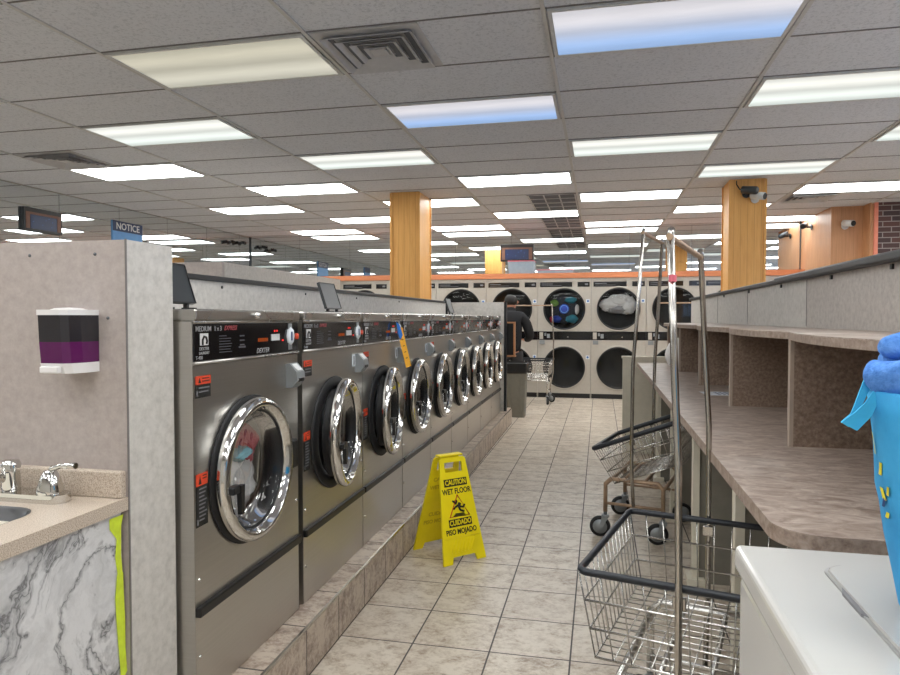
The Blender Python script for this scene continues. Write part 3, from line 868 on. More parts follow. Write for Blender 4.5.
for sgn in (1, -1):
    b, M0 = leaf(sgn)
    bmesh.ops.transform(b.b, matrix=M0, verts=b.b.verts)
    lf = b.build('front_leaf' if sgn > 0 else 'rear_leaf', M['yellow'], t)
    sgn_part('word_plate', M['signblack'], lf, M0, lambda k: k.box(-.073, .073, -.0075, -.006, .396, .436))
    sgn_part('word_plate', M['signblack'], lf, M0, lambda k: k.box(-.073, .073, -.0075, -.006, .186, .226))
    CX = Matrix.Diagonal((.80, 1, 1, 1))
    for (tx, zz, sz, dy, nm, mt) in (('WET FLOOR', .369, .040, -.0068, 'lettering', 'signblack'), ('PISO MOJADO', .160, .038, -.0068, 'lettering', 'signblack'),
                                 ('CAUTION', .416, .037, -.0079, 'yellow_lettering', 'yellow'), ('CUIDADO', .206, .037, -.0079, 'yellow_lettering', 'yellow')):
        MB().mesh_add(text_mesh(tx, sz, spacing=1.0, bold=.0011), M0 @ T(0, dy, zz) @ FY @ CX).build(nm, M[mt], lf)
    def fig(fg):
        c = lambda p: (p[0] * 1.15, -.0072, .287 + (p[1] - .335) * 1.05)
        def limb(pts, r): fg.tube([c(p) for p in pts], r, 6)
        limb([(-.005, .335), (.008, .352)], .0095); limb([(-.03, .368), (-.012, .35)], .005); limb([(.004, .345), (-.018, .335)], .0055)
        limb([(.0, .338), (.024, .33), (.034, .342)], .006); limb([(.0, .336), (.006, .318), (.026, .308)], .006); limb([(-.018, .335), (-.03, .325)], .005)
        cc = c((-.012, .362)); fg.lathe([(.001, -.0085), (.0095, -.0085), (.0095, -.0066)], 14, 'y', (cc[0], 0, cc[2]))
        for i in range(3): limb([(-.034 + i * .006, .292 + i * .005), (.034 - i * .004, .287 + i * .006)], .0026)
    sgn_part('slipping_figure', M['signblack'], lf, M0, fig)
    sgn_part('red_triangle', M['signred'], lf, M0, lambda k: k.tube([(-.062, -.007, .238), (.062, -.007, .238), (.0, -.007, .349)], .0046, 6, closed=True))
    # faint moulded words on the inner face
    for (tx, zz) in (('CAUTION', .416), ('WET FLOOR', .369), ('CUIDADO', .206), ('PISO MOJADO', .160)):
        MB().mesh_add(text_mesh(tx, .031, spacing=.95, bold=.0014), M0 @ T(0, .0062, zz) @ Matrix.Rotation(PI, 4, 'Z') @ FY).build('moulded_lettering', M['yellow_dim'], lf)
b = MB(); b.box(-.075, .075, -.024, .024, .538, .549, .004); b.build('hinge', M['yellow'], t)

# ------------------------------------------------------------------ laundry carts
def basket_meshes(lx=.245, ly=.297, dep=.23, ins=.035, ext=0, rr_=.011):
    """rim at z=0, basket hanging below; returns (wire MB, rim MB)"""
    w = MB(); r = .0021
    bx, by = lx - ins, ly - ins
    def P(sx, sy, f): return ((lx - ins * f) * sx + (ext if sx > 0 else 0), (ly - ins * f) * sy, -dep * f)
    for f, rad in ((.33, .0034), (.66, .0034), (1.0, .0036)):
        w.tube([P(-1, -1, f), P(1, -1, f), P(1, 1, f), P(-1, 1, f)], rad, 6, closed=True, smooth=True)
    nx, ny = 11, 14
    for i in range(nx + 1):
        u = i / nx; ua = -lx + (2 * lx + ext) * u; ub = -bx + (2 * bx + ext) * u
        for s in (-1, 1): w.tube([(ua, s * ly, 0), (ub, s * by, -dep)], r, 5)
        w.tube([(ub, -by, -dep), (ub, by, -dep)], r, 5)
    for j in range(ny + 1):
        v = -1 + 2 * j / ny
        for s in (-1, 1): w.tube([(s * lx + (ext if s > 0 else 0), v * ly, 0), (s * bx + (ext if s > 0 else 0), v * by, -dep)], r, 5)
        w.tube([(-bx, v * by, -dep), (bx + ext, v * by, -dep)], r, 5)
    rm = MB(); c = .022; pts = []
    for (cx, cy, a0) in ((lx + ext - c, ly - c, 0), (-lx + c, ly - c, PI / 2), (-lx + c, -ly + c, PI), (lx + ext - c, -ly + c, 1.5 * PI)):
        for k in range(5): a = a0 + k * PI / 8; pts.append((cx + c * math.cos(a), cy + c * math.sin(a), 0))
    rm.tube(pts, rr_, 10, closed=True)
    return w, rm
def cart(label, loc, rz, zr=.65, ztop=1.5, frame='pole', tilt=0, lean=-.03, swiv=(20, -30, 60, 10), ext=0, pr=.0095, rr_=.011):
    t = thing('laundry_cart', label, 'laundry cart', loc, rz, 'wire laundry carts')
    w, rm = basket_meshes(ext=ext, rr_=rr_)
    w.build('wire_basket', M['wire'], t, (0, 0, zr), (0, tilt, 0)); rm.build('vinyl_rim', M['vinyl'], t, (0, 0, zr), (0, tilt, 0))
    f = MB(); fx, fy, zf, zl = .165, .25, zr - .27, .15
    for s in (-1, 1):
        f.tube([(-fx, s * fy, zl), (-fx, s * fy, zf - .03), (-fx + .03, s * fy, zf), (fx - .03, s * fy, zf), (fx, s * fy, zf - .03), (fx, s * fy, zl)], .0125, 10)
        f.tube([(s * fx, -fy, zf - .035), (s * fx, fy, zf - .035)], .011, 10)
    for s in (-1, 1): f.tube([(-fx, s * fy, zl + .05), (fx, s * fy, zl + .05)], .009, 8)
    for i in (-.06, .06): f.tube([(i, -fy, zf), (i, fy, zf)], .008, 8)
    f.build('base_frame', M[frame if frame != 'pole' else 'wire'], t)
    p = MB(); py = .297
    def pole(s): return [(0, s * (fy + .01), zl + .05), (0, s * (py + .016), zr - .2), (0, s * (py + .018), zr), (lean * .1, s * (py + .024), zr + (ztop - zr) * .35), (lean * .5, s * (py + .012), zr + (ztop - zr) * .6), (lean, s * (py - .006), ztop - .012), (lean, s * (py - .02), ztop)]
    p.tube(pole(1), pr, 12); p.tube(pole(-1), pr, 12)
    p.build('pole', M['pole'], t)
    MB().tube([(lean, -py - .01, ztop - .02), (lean, py + .01, ztop - .02)], pr * .95, 10).build('hanging_bar', M['tan_tube_and_reflection'], t)  # tan colour paints an orange reflection onto the chrome bar
    for s in (-1, 1): MB().box(-.016, .016, s * (py + .006) - .006, s * (py + .006) + .006, zr - .05, zr - .018, .003).build('clamp', M['pole'], t)
    i = 0
    for sx in (-1, 1):
        for sy in (-1, 1):
            a = math.radians(swiv[i]); i += 1
            fk = MB(); fk.tube([(0, 0, 0), (0, 0, .04)], .011, 10); fk.lathe([(.02, 0), (.024, -.01), (.022, -.016)], 16, 'z', capstart=True, capend=True)
            for q in (-1, 1): fk.prism([(-.02, -.012), (.02, -.012), (-.018, -.078), (-.034, -.074)], q * .016 - .0015, q * .016 + .0015, 'xz')
            fo = fk.build('caster_fork', M['greybox'], t, (sx * fx, sy * fy, .132), (0, 0, a))
            wh = MB(); wh.lathe([(.028, -.012), (.054, -.013), (.060, -.008), (.060, .008), (.054, .013), (.028, .012)], 28, 'y', (-.03, 0, -.072), closed=True)
            wo = wh.build('caster_wheel', M['rubber'], fo)
            MB().lathe([(.001, -.0135), (.042, -.0135), (.042, .0135), (.001, .0135)], 20, 'y', (-.03, 0, -.072)).build('wheel_hub', M['greybox'], fo)
    return t
c1 = cart('chrome wire laundry cart nearest the camera, dark rim, tall hanging rack', (.263, 1.937, 0), -math.radians(14.5), ext=.09, pr=.0088, rr_=.0095)
MB().lathe([(.0092, .0), (.0092, .016)], 12, 'z', (-.022, -.305, 1.375)).build('tape_mark', M['pink'], c1)
cart('laundry cart with tan frame and tilted basket, second along the aisle', (.262, 4.23, 0), -math.radians(15), zr=.615, ztop=1.79, frame='tan_tube_and_reflection', tilt=math.radians(-22), lean=.05, rr_=.0145, pr=.0105, swiv=(12, 25, 18, 195))
cart('chrome laundry cart standing before the dryers beside the person', (-1.0, 10.22, 0), math.radians(86), zr=.66, ztop=1.5, lean=.0)
cart('chrome laundry cart behind the far end of the folding table', (1.02, 8.9, 0), math.radians(92), zr=.66, ztop=1.5, lean=.0)

# ------------------------------------------------------------------ folding table with shelf, right half wall
TZ, TX, TE = .87, .345, 1.40
def table_poly(z_in=0, x_end=.95, y1=6.60):
    pts = [(x_end, TE), (TX + .095, TE)]
    for k in range(9): a = 1.5 * PI - k * PI / 16; pts.append((TX + .095 + .095 * math.cos(a), TE + .095 + .095 * math.sin(a)))
    pts += [(TX, y1), (x_end, y1)]
    return pts
t = thing('folding_table', 'long brown laminate folding table along the right of the aisle', 'table')
MB().prism(table_poly(), TZ - .002, TZ, 'xy').build('tabletop', M['table'], t)
MB().prism(table_poly(), TZ - .034, TZ - .002, 'xy').build('edge_band', M['table_edge'], t)
DY = [2.37, 3.40, 4.43, 5.50]
for y in DY:
    lg = MB().box(.47, .86, y + .01, y + .05, 0.0, TZ - .034).build('leg', M['leg_panel'], t)
    MB().box(.445, .475, y, y + .06, 0, TZ - .034).build('leg_post', M['cream'], lg)
    MB().box(.42, .50, y - .03, y + .09, 0, .03).build('foot_plate', M['cream'], lg)
gp = MB().box(.215, .93, 6.60, 6.66, 0, .905).build('end_gable', M['cream'], t)
MB().box(.205, .94, 6.59, 6.67, .905, .925).build('gable_cap', M['cream'], gp)
t = thing('shelf_unit', 'scalloped laminate shelf with dividers standing on the folding table', 'shelf')
def shelf_poly():
    pts = [(.948, 1.32)]; ends = [1.32] + DY + [6.50]
    for a, b2 in zip(ends, ends[1:]):
        for k in range(13):
            f = k / 12
            pts.append((.60 - .06 * math.sin(PI * f) if 0 < f < 1 else .60, a + (b2 - a) * f))
    pts.append((.948, 6.50))
    out = []
    for p in pts:
        if not out or abs(p[0] - out[-1][0]) + abs(p[1] - out[-1][1]) > 1e-4: out.append(p)
    return out
MB().prism(shelf_poly(), 1.242, 1.245, 'xy').build('shelf_top', M['table'], t)
MB().prism(shelf_poly(), 1.221, 1.242, 'xy').build('shelf_board', M['table_edge'], t)
for y in DY + [6.44]:
    d = MB().box(.618, .948, y, y + .024, TZ, 1.221).build('divider', M['divider'], t)
    MB().box(.606, .618, y - .001, y + .025, TZ, 1.221).build('edge_strip', M['divider_edge'], d)
MB().box(.936, .948, 1.34, 6.44, TZ + .001, 1.220).build('back_board', M['divider'], t)
t = thing('half_wall', 'greige laminate half wall behind the folding table with black rail', 'half wall')
MB().box(.95, 1.07, -.6, 3.45, 0, 1.475).build('panel', M['laminate'], t)
MB().box(.95, 1.07, 3.45, 7.55, 0, 1.475).build('panel', M['laminate_light'], t)
MB().box(.928, 1.09, 3.93, 7.56, 1.475, 1.50, .005).build('far_rail', M['darkrail'], t)
MB().box(.915, 1.10, -.6, 3.93, 1.475, 1.508, .008).build('near_rail', M['darkrail'], t)
b = MB()
for y in (3.452, 4.75, 5.9): b.box(.9485, .9505, y - .003, y + .003, 1.25, 1.47)
b.build('panel_seam', M['gridgap'], t)
b = MB()
for y in (1.9, 2.5, 3.1, 3.9, 4.7, 5.6): b.box(.942, .95, y - .008, y + .008, 1.452, 1.47)
b.build('rail_clip', M['darkrail'], t)
# sheet with dots and white sack on the table
t = tag(MB().box(-.10, .10, -.09, .09, 0, .001).build('paper_sheet', M['stickerwhite'], None, (.66, 3.95, TZ), (0, 0, .1)), 'white sheet with navy spots lying on the folding table', 'paper')
b = MB()
for i in range(5):
    for j in range(4): b.box(-.03 + i * .026, -.014 + i * .026, -.06 + j * .032, -.042 + j * .032, .001, .0016)
b.build('navy_print', M['navy'], t)
sk = crumple('laundry_sack', M['g_white'], (.66, 5.9, TZ + .118), (.11, .14, .125), 21, .2)
tag(sk, 'white stuffed laundry sack at the far end of folding table', 'laundry sack')

# ------------------------------------------------------------------ white top-loading washer, near right
t = thing('top_load_washer', 'white enamel top loading washer at the end of the folding table', 'washing machine', (.229, .53, 0))
WX, WY = .66, .70
MB().box(.008, WX, .006, WY - .006, .02, .852, .012).build('cabinet', M['enamel'], t)
b = MB(); b.box(0, WX + .01, 0, WY, .856, .90, .011, seg=4); b.build('top_deck', M['enamel'], t)
def rrp(x0, x1, y0, y1, r):
    return [(p[0], p[1]) for p in rr(x0, x1, y0, y1, r, 0)]
MB().prism(rrp(.108, .56, .10, .608, .03), .899, .9035, 'xy').build('lid_gap', M['lidgap'], t)
b = MB(); b.prism(rrp(.112, .556, .104, .604, .028), .90, .9085, 'xy')
es = [e for e in b.b.edges if all(v.co.z > .906 for v in e.verts)]
bmesh.ops.bevel(b.b, geom=es, offset=.005, segments=3, profile=.5, affect='EDGES')
ld = b.build('lid', M['enamel'], t)
MB().box(.19, .47, .30, .50, .9085, .9092, .0003).build('lid_emboss', M['enamel'], ld)
b = MB(); b.prism([(.106, .43), (.112, .42), (.112, .52), (.106, .50)], .8995, .9045, 'xy'); b.build('finger_recess', M['printgrey'], t)
MB().box(.60, .67, .03, WY - .03, .90, 1.06, .012).build('console', M['enamel'], t)
b = MB()
for (x, y) in ((.05, .05), (.6, .05), (.05, .63), (.6, .63)): b.lathe([(.02, 0), (.02, .03)], 12, 'z', (x, y, 0), capstart=True, capend=True)
b.build('levelling_foot', M['rubber'], t)

# blue bag
t = thing('laundry_bag', 'sky blue laundry bag standing on the white top loading washer', 'laundry bag', (.545, .93, .9093))
b = MB(); n = 48; rings = []
zs = [0, .01, .05, .10, .16, .22, .26, .29]
for i, z in enumerate(zs):
    ring = []
    f = z / .30
    for k in range(n):
        a = 2 * PI * k / n
        r = (.165 + .045 * f ** .8) * (1 if z else .96)
        r *= 1 + .035 * noise.noise(Vector((math.cos(a) * 2.2, math.sin(a) * 2.2, z * 9))) + .012 * math.sin(11 * a + z * 20) * f
        ring.append(b.b.verts.new((r * math.cos(a) + .0 * f, r * .92 * math.sin(a), z)))
    rings.append(ring)
for a, c in zip(rings, rings[1:]):
    for k in range(n): fc = b.b.faces.new((a[k], a[(k + 1) % n], c[(k + 1) % n], c[k])); fc.smooth = True
b.b.faces.new(rings[0][::-1]); b.b.faces.new(rings[-1])
bag = b.build('bag_body', M['bag_blue'], t)
def onbag(a, z, off):
    f = z / .30; r = .165 + .045 * f ** .8
    r *= 1 + .035 * noise.noise(Vector((math.cos(a) * 2.2, math.sin(a) * 2.2, z * 9))) + .012 * math.sin(11 * a + z * 20) * f
    return Vector(((r + off) * math.cos(a), (r + off) * .92 * math.sin(a), z))
yb = MB(); nb = MB()
def patch(mb, a0, a1, z0, z1, skew=0):
    g = [[mb.b.verts.new(onbag(a0 + (a1 - a0) * i / 4 + skew * j / 4, z0 + (z1 - z0) * j / 4, .0025)) for i in range(5)] for j in range(5)]
    for j in range(4):
        for i in range(4): mb.b.faces.new((g[j][i], g[j][i + 1], g[j + 1][i + 1], g[j + 1][i]))
A0 = math.radians(168)
for (da, z, w, h, sk_) in ((.02, .205, .03, .03, .05), (.06, .18, .06, .018, .06), (.10, .15, .06, .014, -.04), (.12, .128, .05, .008, .03), (.17, .158, .04, .012, .03)): patch(yb, A0 + da, A0 + da + w, z, z + h, sk_)
for (da, z, w, h, sk_) in ((.08, .14, .04, .012, .03),): patch(nb, A0 + da, A0 + da + w, z, z + h, sk_)
yb.build('yellow_print', M['bagyellow'], t); nb.build('navy_print', M['navy'], t)
# strap loop hanging at the left
sp = MB()
def band(rows):
    L = []
    for (l, r_) in rows: L.append([sp.b.verts.new((l[0], l[2], l[1])), sp.b.verts.new((r_[0], r_[2], r_[1])), sp.b.verts.new((r_[0], r_[2] + .003, r_[1])), sp.b.verts.new((l[0], l[2] + .003, l[1]))])
    for a, c in zip(L, L[1:]):
        for k in range(4): sp.b.faces.new((a[k], a[(k + 1) % 4], c[(k + 1) % 4], c[k]))
    sp.b.faces.new(L[0]); sp.b.faces.new(L[-1][::-1])
band([((-.218, .305, .008), (-.205, .303, .008)), ((-.2245, .290, .004), (-.216, .286, .004)), ((-.231, .272, .002), (-.225, .266, .002)), ((-.236, .260, .0), (-.231, .252, .0)), ((-.247, .249, .0), (-.238, .243, .0))])
band([((-.247, .249, -.001), (-.229, .239, -.001)), ((-.233, .262, -.004), (-.214, .258, -.004)), ((-.222, .275, -.006), (-.208, .275, -.006)), ((-.212, .292, -.006), (-.203, .293, -.006)), ((-.204, .306, -.004), (-.196, .306, -.004))])
sp.build('strap', M['strap_blue'], t)
# towel on top: folded terry lump of rolls
tw = MB()
def roll(pts, r, seed):
    tmp = MB(); n_ = 12
    q = []
    for i in range(len(pts) - 1):
        for k in range(16): q.append(Vector(pts[i]).lerp(Vector(pts[i + 1]), k / 16))
    q.append(Vector(pts[-1]))
    q = [q[max(0, i - 3)].lerp(q[min(len(q) - 1, i + 3)], .5) * .5 + p * .5 for i, p in enumerate(q)]
    d0 = (q[1] - q[0]).normalized()
    q = [q[0] - d0 * r * (1 - t) for t in (.0, .06, .2, .42, .7)] + q
    ds = [(p - q[0]).length for p in q]
    rad = [r * (math.sqrt(max(0.006, 1 - (1 - min(d, r) / r) ** 2))) for d in ds]
    tmp.tube(q, rad, 16)
    for v in tmp.b.verts: v.co += Vector((noise.noise(v.co * 28 + Vector((seed, 0, 0))), noise.noise(v.co * 28 + Vector((0, seed, 0))), noise.noise(v.co * 28 + Vector((0, 0, seed))))) * .008
    m2 = bpy.data.meshes.new('t'); tmp.b.to_mesh(m2); tmp.b.free(); tw.b.from_mesh(m2); bpy.data.meshes.remove(m2)
roll([(-.206, 0, .017), (-.15, -.06, .02), (.0, -.11, .02), (.16, -.09, .02)], .021, 1)
roll([(-.176, .02, .036), (-.09, -.03, .042), (.06, -.07, .045), (.19, -.03, .04)], .019, 4)
roll([(-.190, .01, .053), (-.12, -.01, .058), (.03, -.03, .060), (.17, .0, .056)], .019, 7)
roll([(-.15, .08, .03), (0, .11, .034), (.16, .07, .034)], .03, 11)
tag(tw.build('folded_towel', M['towel'], None, (.545, .93, .9093 + .2915)), 'bright blue terry towel heaped on top of the laundry bag', 'towel')

# ------------------------------------------------------------------ stacked dryers
def dryer_proto():
    t = thing('stacked_dryer', 'x', 'dryer')
    W = .424; D = .17; Rh = .325
    c = MB()
    for (z0, z1, cz) in ((1.075, 1.93, 1.435), (.075, .935, .495)): c.plate_hole(-W + .003, W - .003, z0, z1, 0, cz, Rh, 0, 'y')
    c.box(-W + .003, -W + .01, .001, D, 0, 1.93); c.box(W - .01, W - .003, .001, D, 0, 1.93)
    c.box(-W + .003, W - .003, .02, .03, .93, 1.08); c.box(-W + .01, W - .01, .001, D, 1.92, 1.93)
    c.build('cabinet', M['dryer'], t)
    MB().box(-W, W, .004, .02, .0, .075).build('kick_plate', M['black'], t)
    MB().box(-W + .001, W - .001, -.006, .02, .937, 1.073, .002).build('mid_panel', M['blackgloss'], t)
    b = MB(); b.box(-W + .03, -W + .09, -.008, -.006, .95, 1.06); b.build('coin_plate', M['dryer'], t)
    b = MB(); b.box(-W + .11, -W + .14, -.008, -.006, 1.0, 1.05); b.box(-W + .15, -W + .20, -.008, -.006, .965, 1.035); b.build('coin_mech', M['greybox'], t)
    b = MB(); b.lathe([(.009, -.009), (.009, -.006)], 10, 'y', (.06, 0, .985), capstart=True); b.build('lock', M['chrome'], t)
    b = MB(); b.box(-W + .035, W - .30, -.004, 0, 1.79, 1.868); b.build('control_strip', M['blackgloss'], t)
    b = MB(); b.box(W - .215, W - .025, -.004, 0, 1.79, 1.868); b.build('display_strip', M['blackgloss'], t)
    b = MB(); b.box(-W + .06, -W + .24, -.005, -.004, 1.835, 1.845); b.box(-W + .06, -W + .38, -.005, -.004, 1.812, 1.817); b.box(W - .1, W - .05, -.005, -.004, 1.815, 1.845)
    b.build('panel_print', M['printgrey'], t)
    MB().box(-W + .03, -W + .115, -.02, 0, .865, .93, .004).build('coin_box', M['greybox'], t)
    for (cz, zz) in ((1.435, 1.56), (.495, .66)):
        b = MB()
        b.lathe([(.325, .004), (.34, .0), (.358, -.006), (.358, -.016), (.345, -.02), (.336, -.012), (.33, -.01), (.325, -.008)], 64, 'y', (0, 0, cz), closed=True)
        d = b.build('door', M['dryer'], t)
        MB().lathe([(.336, -.012), (.332, -.022), (.318, -.022), (.308, -.012), (.308, .0), (.336, .0)], 64, 'y', (0, 0, cz), closed=True).build('inner_ring', M['dryer_dark'], d)
        MB().lathe([(.31, -.010), (.2, -.016), (.1, -.018), (.001, -.019)], 48, 'y', (0, 0, cz)).build('door_glass', M['dglass'], d)
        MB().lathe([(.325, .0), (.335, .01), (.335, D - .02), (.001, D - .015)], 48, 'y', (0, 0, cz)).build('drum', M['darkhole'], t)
        # hinged access strip right of the door and its sticker
        b = MB(); b.box(W - .085, W - .018, -.004, 0, cz - .22, cz + .22, .001); b.build('latch_strip', M['dryer'], t)
        b = MB(); b.box(W - .08, W - .02, -.006, -.004, zz - .03, zz + .03); s = b.build('latch_sticker', M['stickerwhite'], t); s['label'] = 'white sticker with blue dot'
        MB().lathe([(.001, -.0075), (.017, -.0075), (.017, -.006)], 16, 'y', (W - .05, 0, zz)).build('blue_dot', M['stickerblue'], s)
    return t
dp = dryer_proto()
EDG = -.14; PIT = .848; DYF = 10.95
for j, k in enumerate(range(-6, 4)):
    o = dp if j == 0 else copy_tree(dp)
    x = EDG + PIT * (k - .5)
    o.location = (x, DYF, 0)
    lb = {-1: 'almond stacked dryer behind the person at the back wall', 0: 'almond stacked dryer tumbling coloured clothes around a blue disc',
          1: 'almond stacked dryer holding a heap of white laundry', 2: 'almond stacked dryer seen between the cart poles, empty', 3: 'almond stacked dryer at back wall partly hidden by the right pillar',
          -2: 'almond stacked dryer just right of the left wooden pillar', -3: 'almond stacked dryer directly behind the left wooden pillar', -4: 'almond stacked dryer just left of the left wooden pillar'}.get(k)
    if lb is None: lb = 'almond stacked dryer hidden behind left half walls, %s from the left mirror' % {-6: 'nearest', -5: 'second'}[k]
    tag(o, lb, 'dryer', 'stacked dryers along the back wall')
t = MB().box(XL + .005, 2.975, DYF - .03, YB - .002, 1.932, 2.015).build('dryer_ledge', M['orange'])
tag(t, 'long orange laminate ledge running along the top of the dryers', 'ledge')
# filler right of the last dryer
x = EDG + PIT * 2.5 + .424 + .005
t = tag(MB().box(2.41, 2.97, DYF + .01, YB, 0, 1.93).build('filler_panel', M['dryer']), 'plain almond filler panel right of the last dryer', 'panel')
# laundry in dryers
xa = EDG + PIT * (-.5); xb = EDG + PIT * .5
for i, (m, dx, z, s, lb) in enumerate([('g_green', -.16, 1.53, (.06, .035, .05), 'olive green garment tumbling in the coloured load dryer'), ('g_aqua', .1, 1.58, (.08, .035, .05), 'aqua garment at the top of the coloured load dryer'),
        ('g_aqua', .12, 1.27, (.09, .035, .06), 'aqua garment at the bottom of the coloured load dryer'), ('g_blue', -.13, 1.27, (.07, .035, .05), 'deep blue garment low in the coloured load dryer'),
        ('g_dark', 0, 1.42, (.2, .035, .2), 'dark garment filling the middle of the coloured load dryer'), ('g_white', .2, 1.43, (.03, .035, .07), 'white garment at the right side of the coloured load dryer'), ('g_red', -.2, 1.26, (.035, .03, .05), 'red garment at the lower left of the coloured load dryer')]):
    yy = DYF + (.10 if m != 'g_dark' else .115)
    tag(crumple('garment', M[m], (xa + dx, yy - (.03 if m != 'g_dark' else 0), z), s, 30 + i, .35, 3), lb, 'laundry')
dd = thing('blue_disc', 'round blue printed disc in the dryer with coloured clothes', 'disc', (xa + .0, DYF - .022, 1.435))
MB().lathe([(.001, -.002), (.075, -.002), (.078, .004)], 32, 'y').build('face', M['g_blue'], dd)
MB().lathe([(.062, -.004), (.055, -.004), (.055, -.002), (.062, -.002)], 32, 'y', closed=True).build('ring_print', M['signsky'], dd)
for i, (dx, z, s) in enumerate([(-.13, 1.50, (.14, .05, .10)), (.0, 1.565, (.15, .05, .09)), (.14, 1.50, (.11, .05, .13)), (-.01, 1.43, (.17, .05, .06))]):
    tag(crumple('garment', M['g_white' if i != 3 else 'g_grey'], (xb + dx, DYF + .075, z), s, 50 + i, .4, 4),
        ['white crumpled laundry at the left in the white load dryer', 'white crumpled laundry at the top of the white load dryer', 'white crumpled laundry at the right in the white load dryer', 'pale grey crumpled laundry in the middle of the white load dryer'][i], 'laundry')
# bin on the ledge
t = thing('storage_bin', 'grey plastic storage bin with pink lid standing on the dryer ledge', 'bin', (-1.27, 11.06, 2.015))
b = MB(); b.prism([(-.2, 0), (.2, 0), (.215, .2), (-.215, .2)], -.07, .07, 'xz'); b.build('tub', M['bin'], t)
MB().box(-.22, .22, -.075, .075, .2, .215, .003).build('lid', M['pink'], t)
t = thing('storage_tray', 'low grey tray with pink rim on the dryer ledge', 'tray', (-.72, 11.06, 2.015))
b = MB(); b.prism([(-.27, 0), (.27, 0), (.29, .05), (-.29, .05)], -.07, .07, 'xz'); b.build('tub', M['bin'], t)
MB().box(-.295, .295, -.075, .075, .05, .062, .003).build('rim', M['pink'], t)

# ------------------------------------------------------------------ signs on the mirrors
def framed_sign(label, loc, rz, w, h):
    t = thing('framed_sign', label, 'sign', loc, rz)   # local: faces -y, x to the right
    MB().box(-w, w, -.04, 0, -h, h, .004).build('case', M['black'], t)
    b = MB(); b.box(-w * .92, w * .92, -.043, -.04, h * .42, h * .62); b.box(-w * .92, -w * .72, -.043, -.04, -h * .8, h * .42); b.box(w * .72, w * .92, -.043, -.04, -h * .8, h * .42)
    b.build('brown_border', M['frame_brown'], t)
    MB().box(-w * .7, w * .7, -.044, -.04, -h * .78, h * .4).build('screen', M['signnavy'], t)
    b = MB(); rd = random.Random(5)
    for i in range(7): u = rd.uniform(-.6, .5) * w; v = rd.uniform(-.6, .25) * h; b.box(u, u + .008, -.0455, -.044, v, v + .008)
    b.build('speckle_print', M['stickerblue'], t)
    return t
framed_sign('dark framed blue display sign on the left mirror wall', (XL + .002, 6.46, 2.39), PI / 2, .265, .13)
framed_sign('dark framed blue display sign above the dryers on back mirror', (-1.35, YB - .002, 2.37), 0, .275, .14)
def notice(label, y, z0, z1, w, txt):
    t = thing('notice_sign', label, 'sign', (XL + .002, y, 0), 0)
    MB().box(0, .012, -w, w, z0, z1).build('board', M['signsky'], t)
    hd = MB().box(.012, .0135, -w, w, z1 - .135, z1).build('header', M['signnavy'], t)
    if txt: MB().mesh_add(text_mesh(txt, .125, bold=.002), T(.0145, 0, z1 - .07) @ FX).build('lettering', M['printwhite'], hd)
    return t
notice('navy and light blue NOTICE sign on the left mirror wall', 7.89, 2.14, 2.57, .29, 'NOTICE')
notice('small navy and blue sign near the camera on left mirror wall', 4.9, 2.38, 2.66, .23, None)

# ------------------------------------------------------------------ cameras
def bullet(label, loc, mount, aim, body, lens_c=None, s=1.0):
    """mount = wall normal side vector, aim = direction"""
    t = thing('security_camera', label, 'security camera', loc)
    mv = Vector(mount); av = Vector(aim).normalized(); m = M[body]
    b = MB(); b.tube([mv * -.0, mv * .012], .038 * s, 16); b.build('mount_plate', m, t)
    e = mv * .085 * s + Vector((0, 0, .02 * s))
    b = MB(); b.tube([mv * .01, mv * .05 * s, e], .012 * s, 8); b.build('arm', m, t)
    b = MB(); b.tube([e - av * .06 * s, e - av * .055 * s, e + av * .075 * s, e + av * .08 * s], [.02 * s, .034 * s, .036 * s, .03 * s], 18); h = b.build('housing', m, t)
    b = MB(); b.tube([e + av * .078 * s, e + av * .084 * s], .03 * s, 16); b.build('lens', M['black'], h)
    return t
bullet('black bullet security camera high on the right wooden pillar', (1.50, 7.628, 2.60), (0, -1, 0), (.75, -.6, -.18), 'placard', s=1.15)
bullet('white bullet security camera below the black one on the right pillar', (1.585, 7.628, 2.54), (0, -1, 0), (.7, -.65, -.2), 'camwhite', s=1.1)
t = thing('camera_cable', 'black cable drooping on the right pillar to its camera', 'cable', (1.40, 7.622, 2.74))
MB().tube([(0, 0, 0), (.0, -.006, -.04), (.03, -.008, -.09), (.07, -.006, -.11), (.098, -.004, -.115)], .006, 6).build('cord', M['black'], t)
bullet('white bullet security camera on the tan wood pier near brick wall', (3.14, 9.788, 2.50), (0, -1, 0), (.4, -.9, -.15), 'camwhite', s=1.2)
bullet('grey bullet security camera on the side of the wood pier', (2.968, 10.6, 2.60), (-1, 0, 0), (-.5, -.8, -.2), 'placard', s=1.1)
bullet('dark bullet security camera on left mirror wall, nearer of two', (XL + .006, 10.42, 2.58), (1, 0, 0), (.7, -.7, -.2), 'placard', s=.8)
bullet('dark bullet security camera on left mirror wall, farther of two', (XL + .006, 10.78, 2.6), (1, 0, 0), (.8, -.5, -.2), 'placard', s=.8)

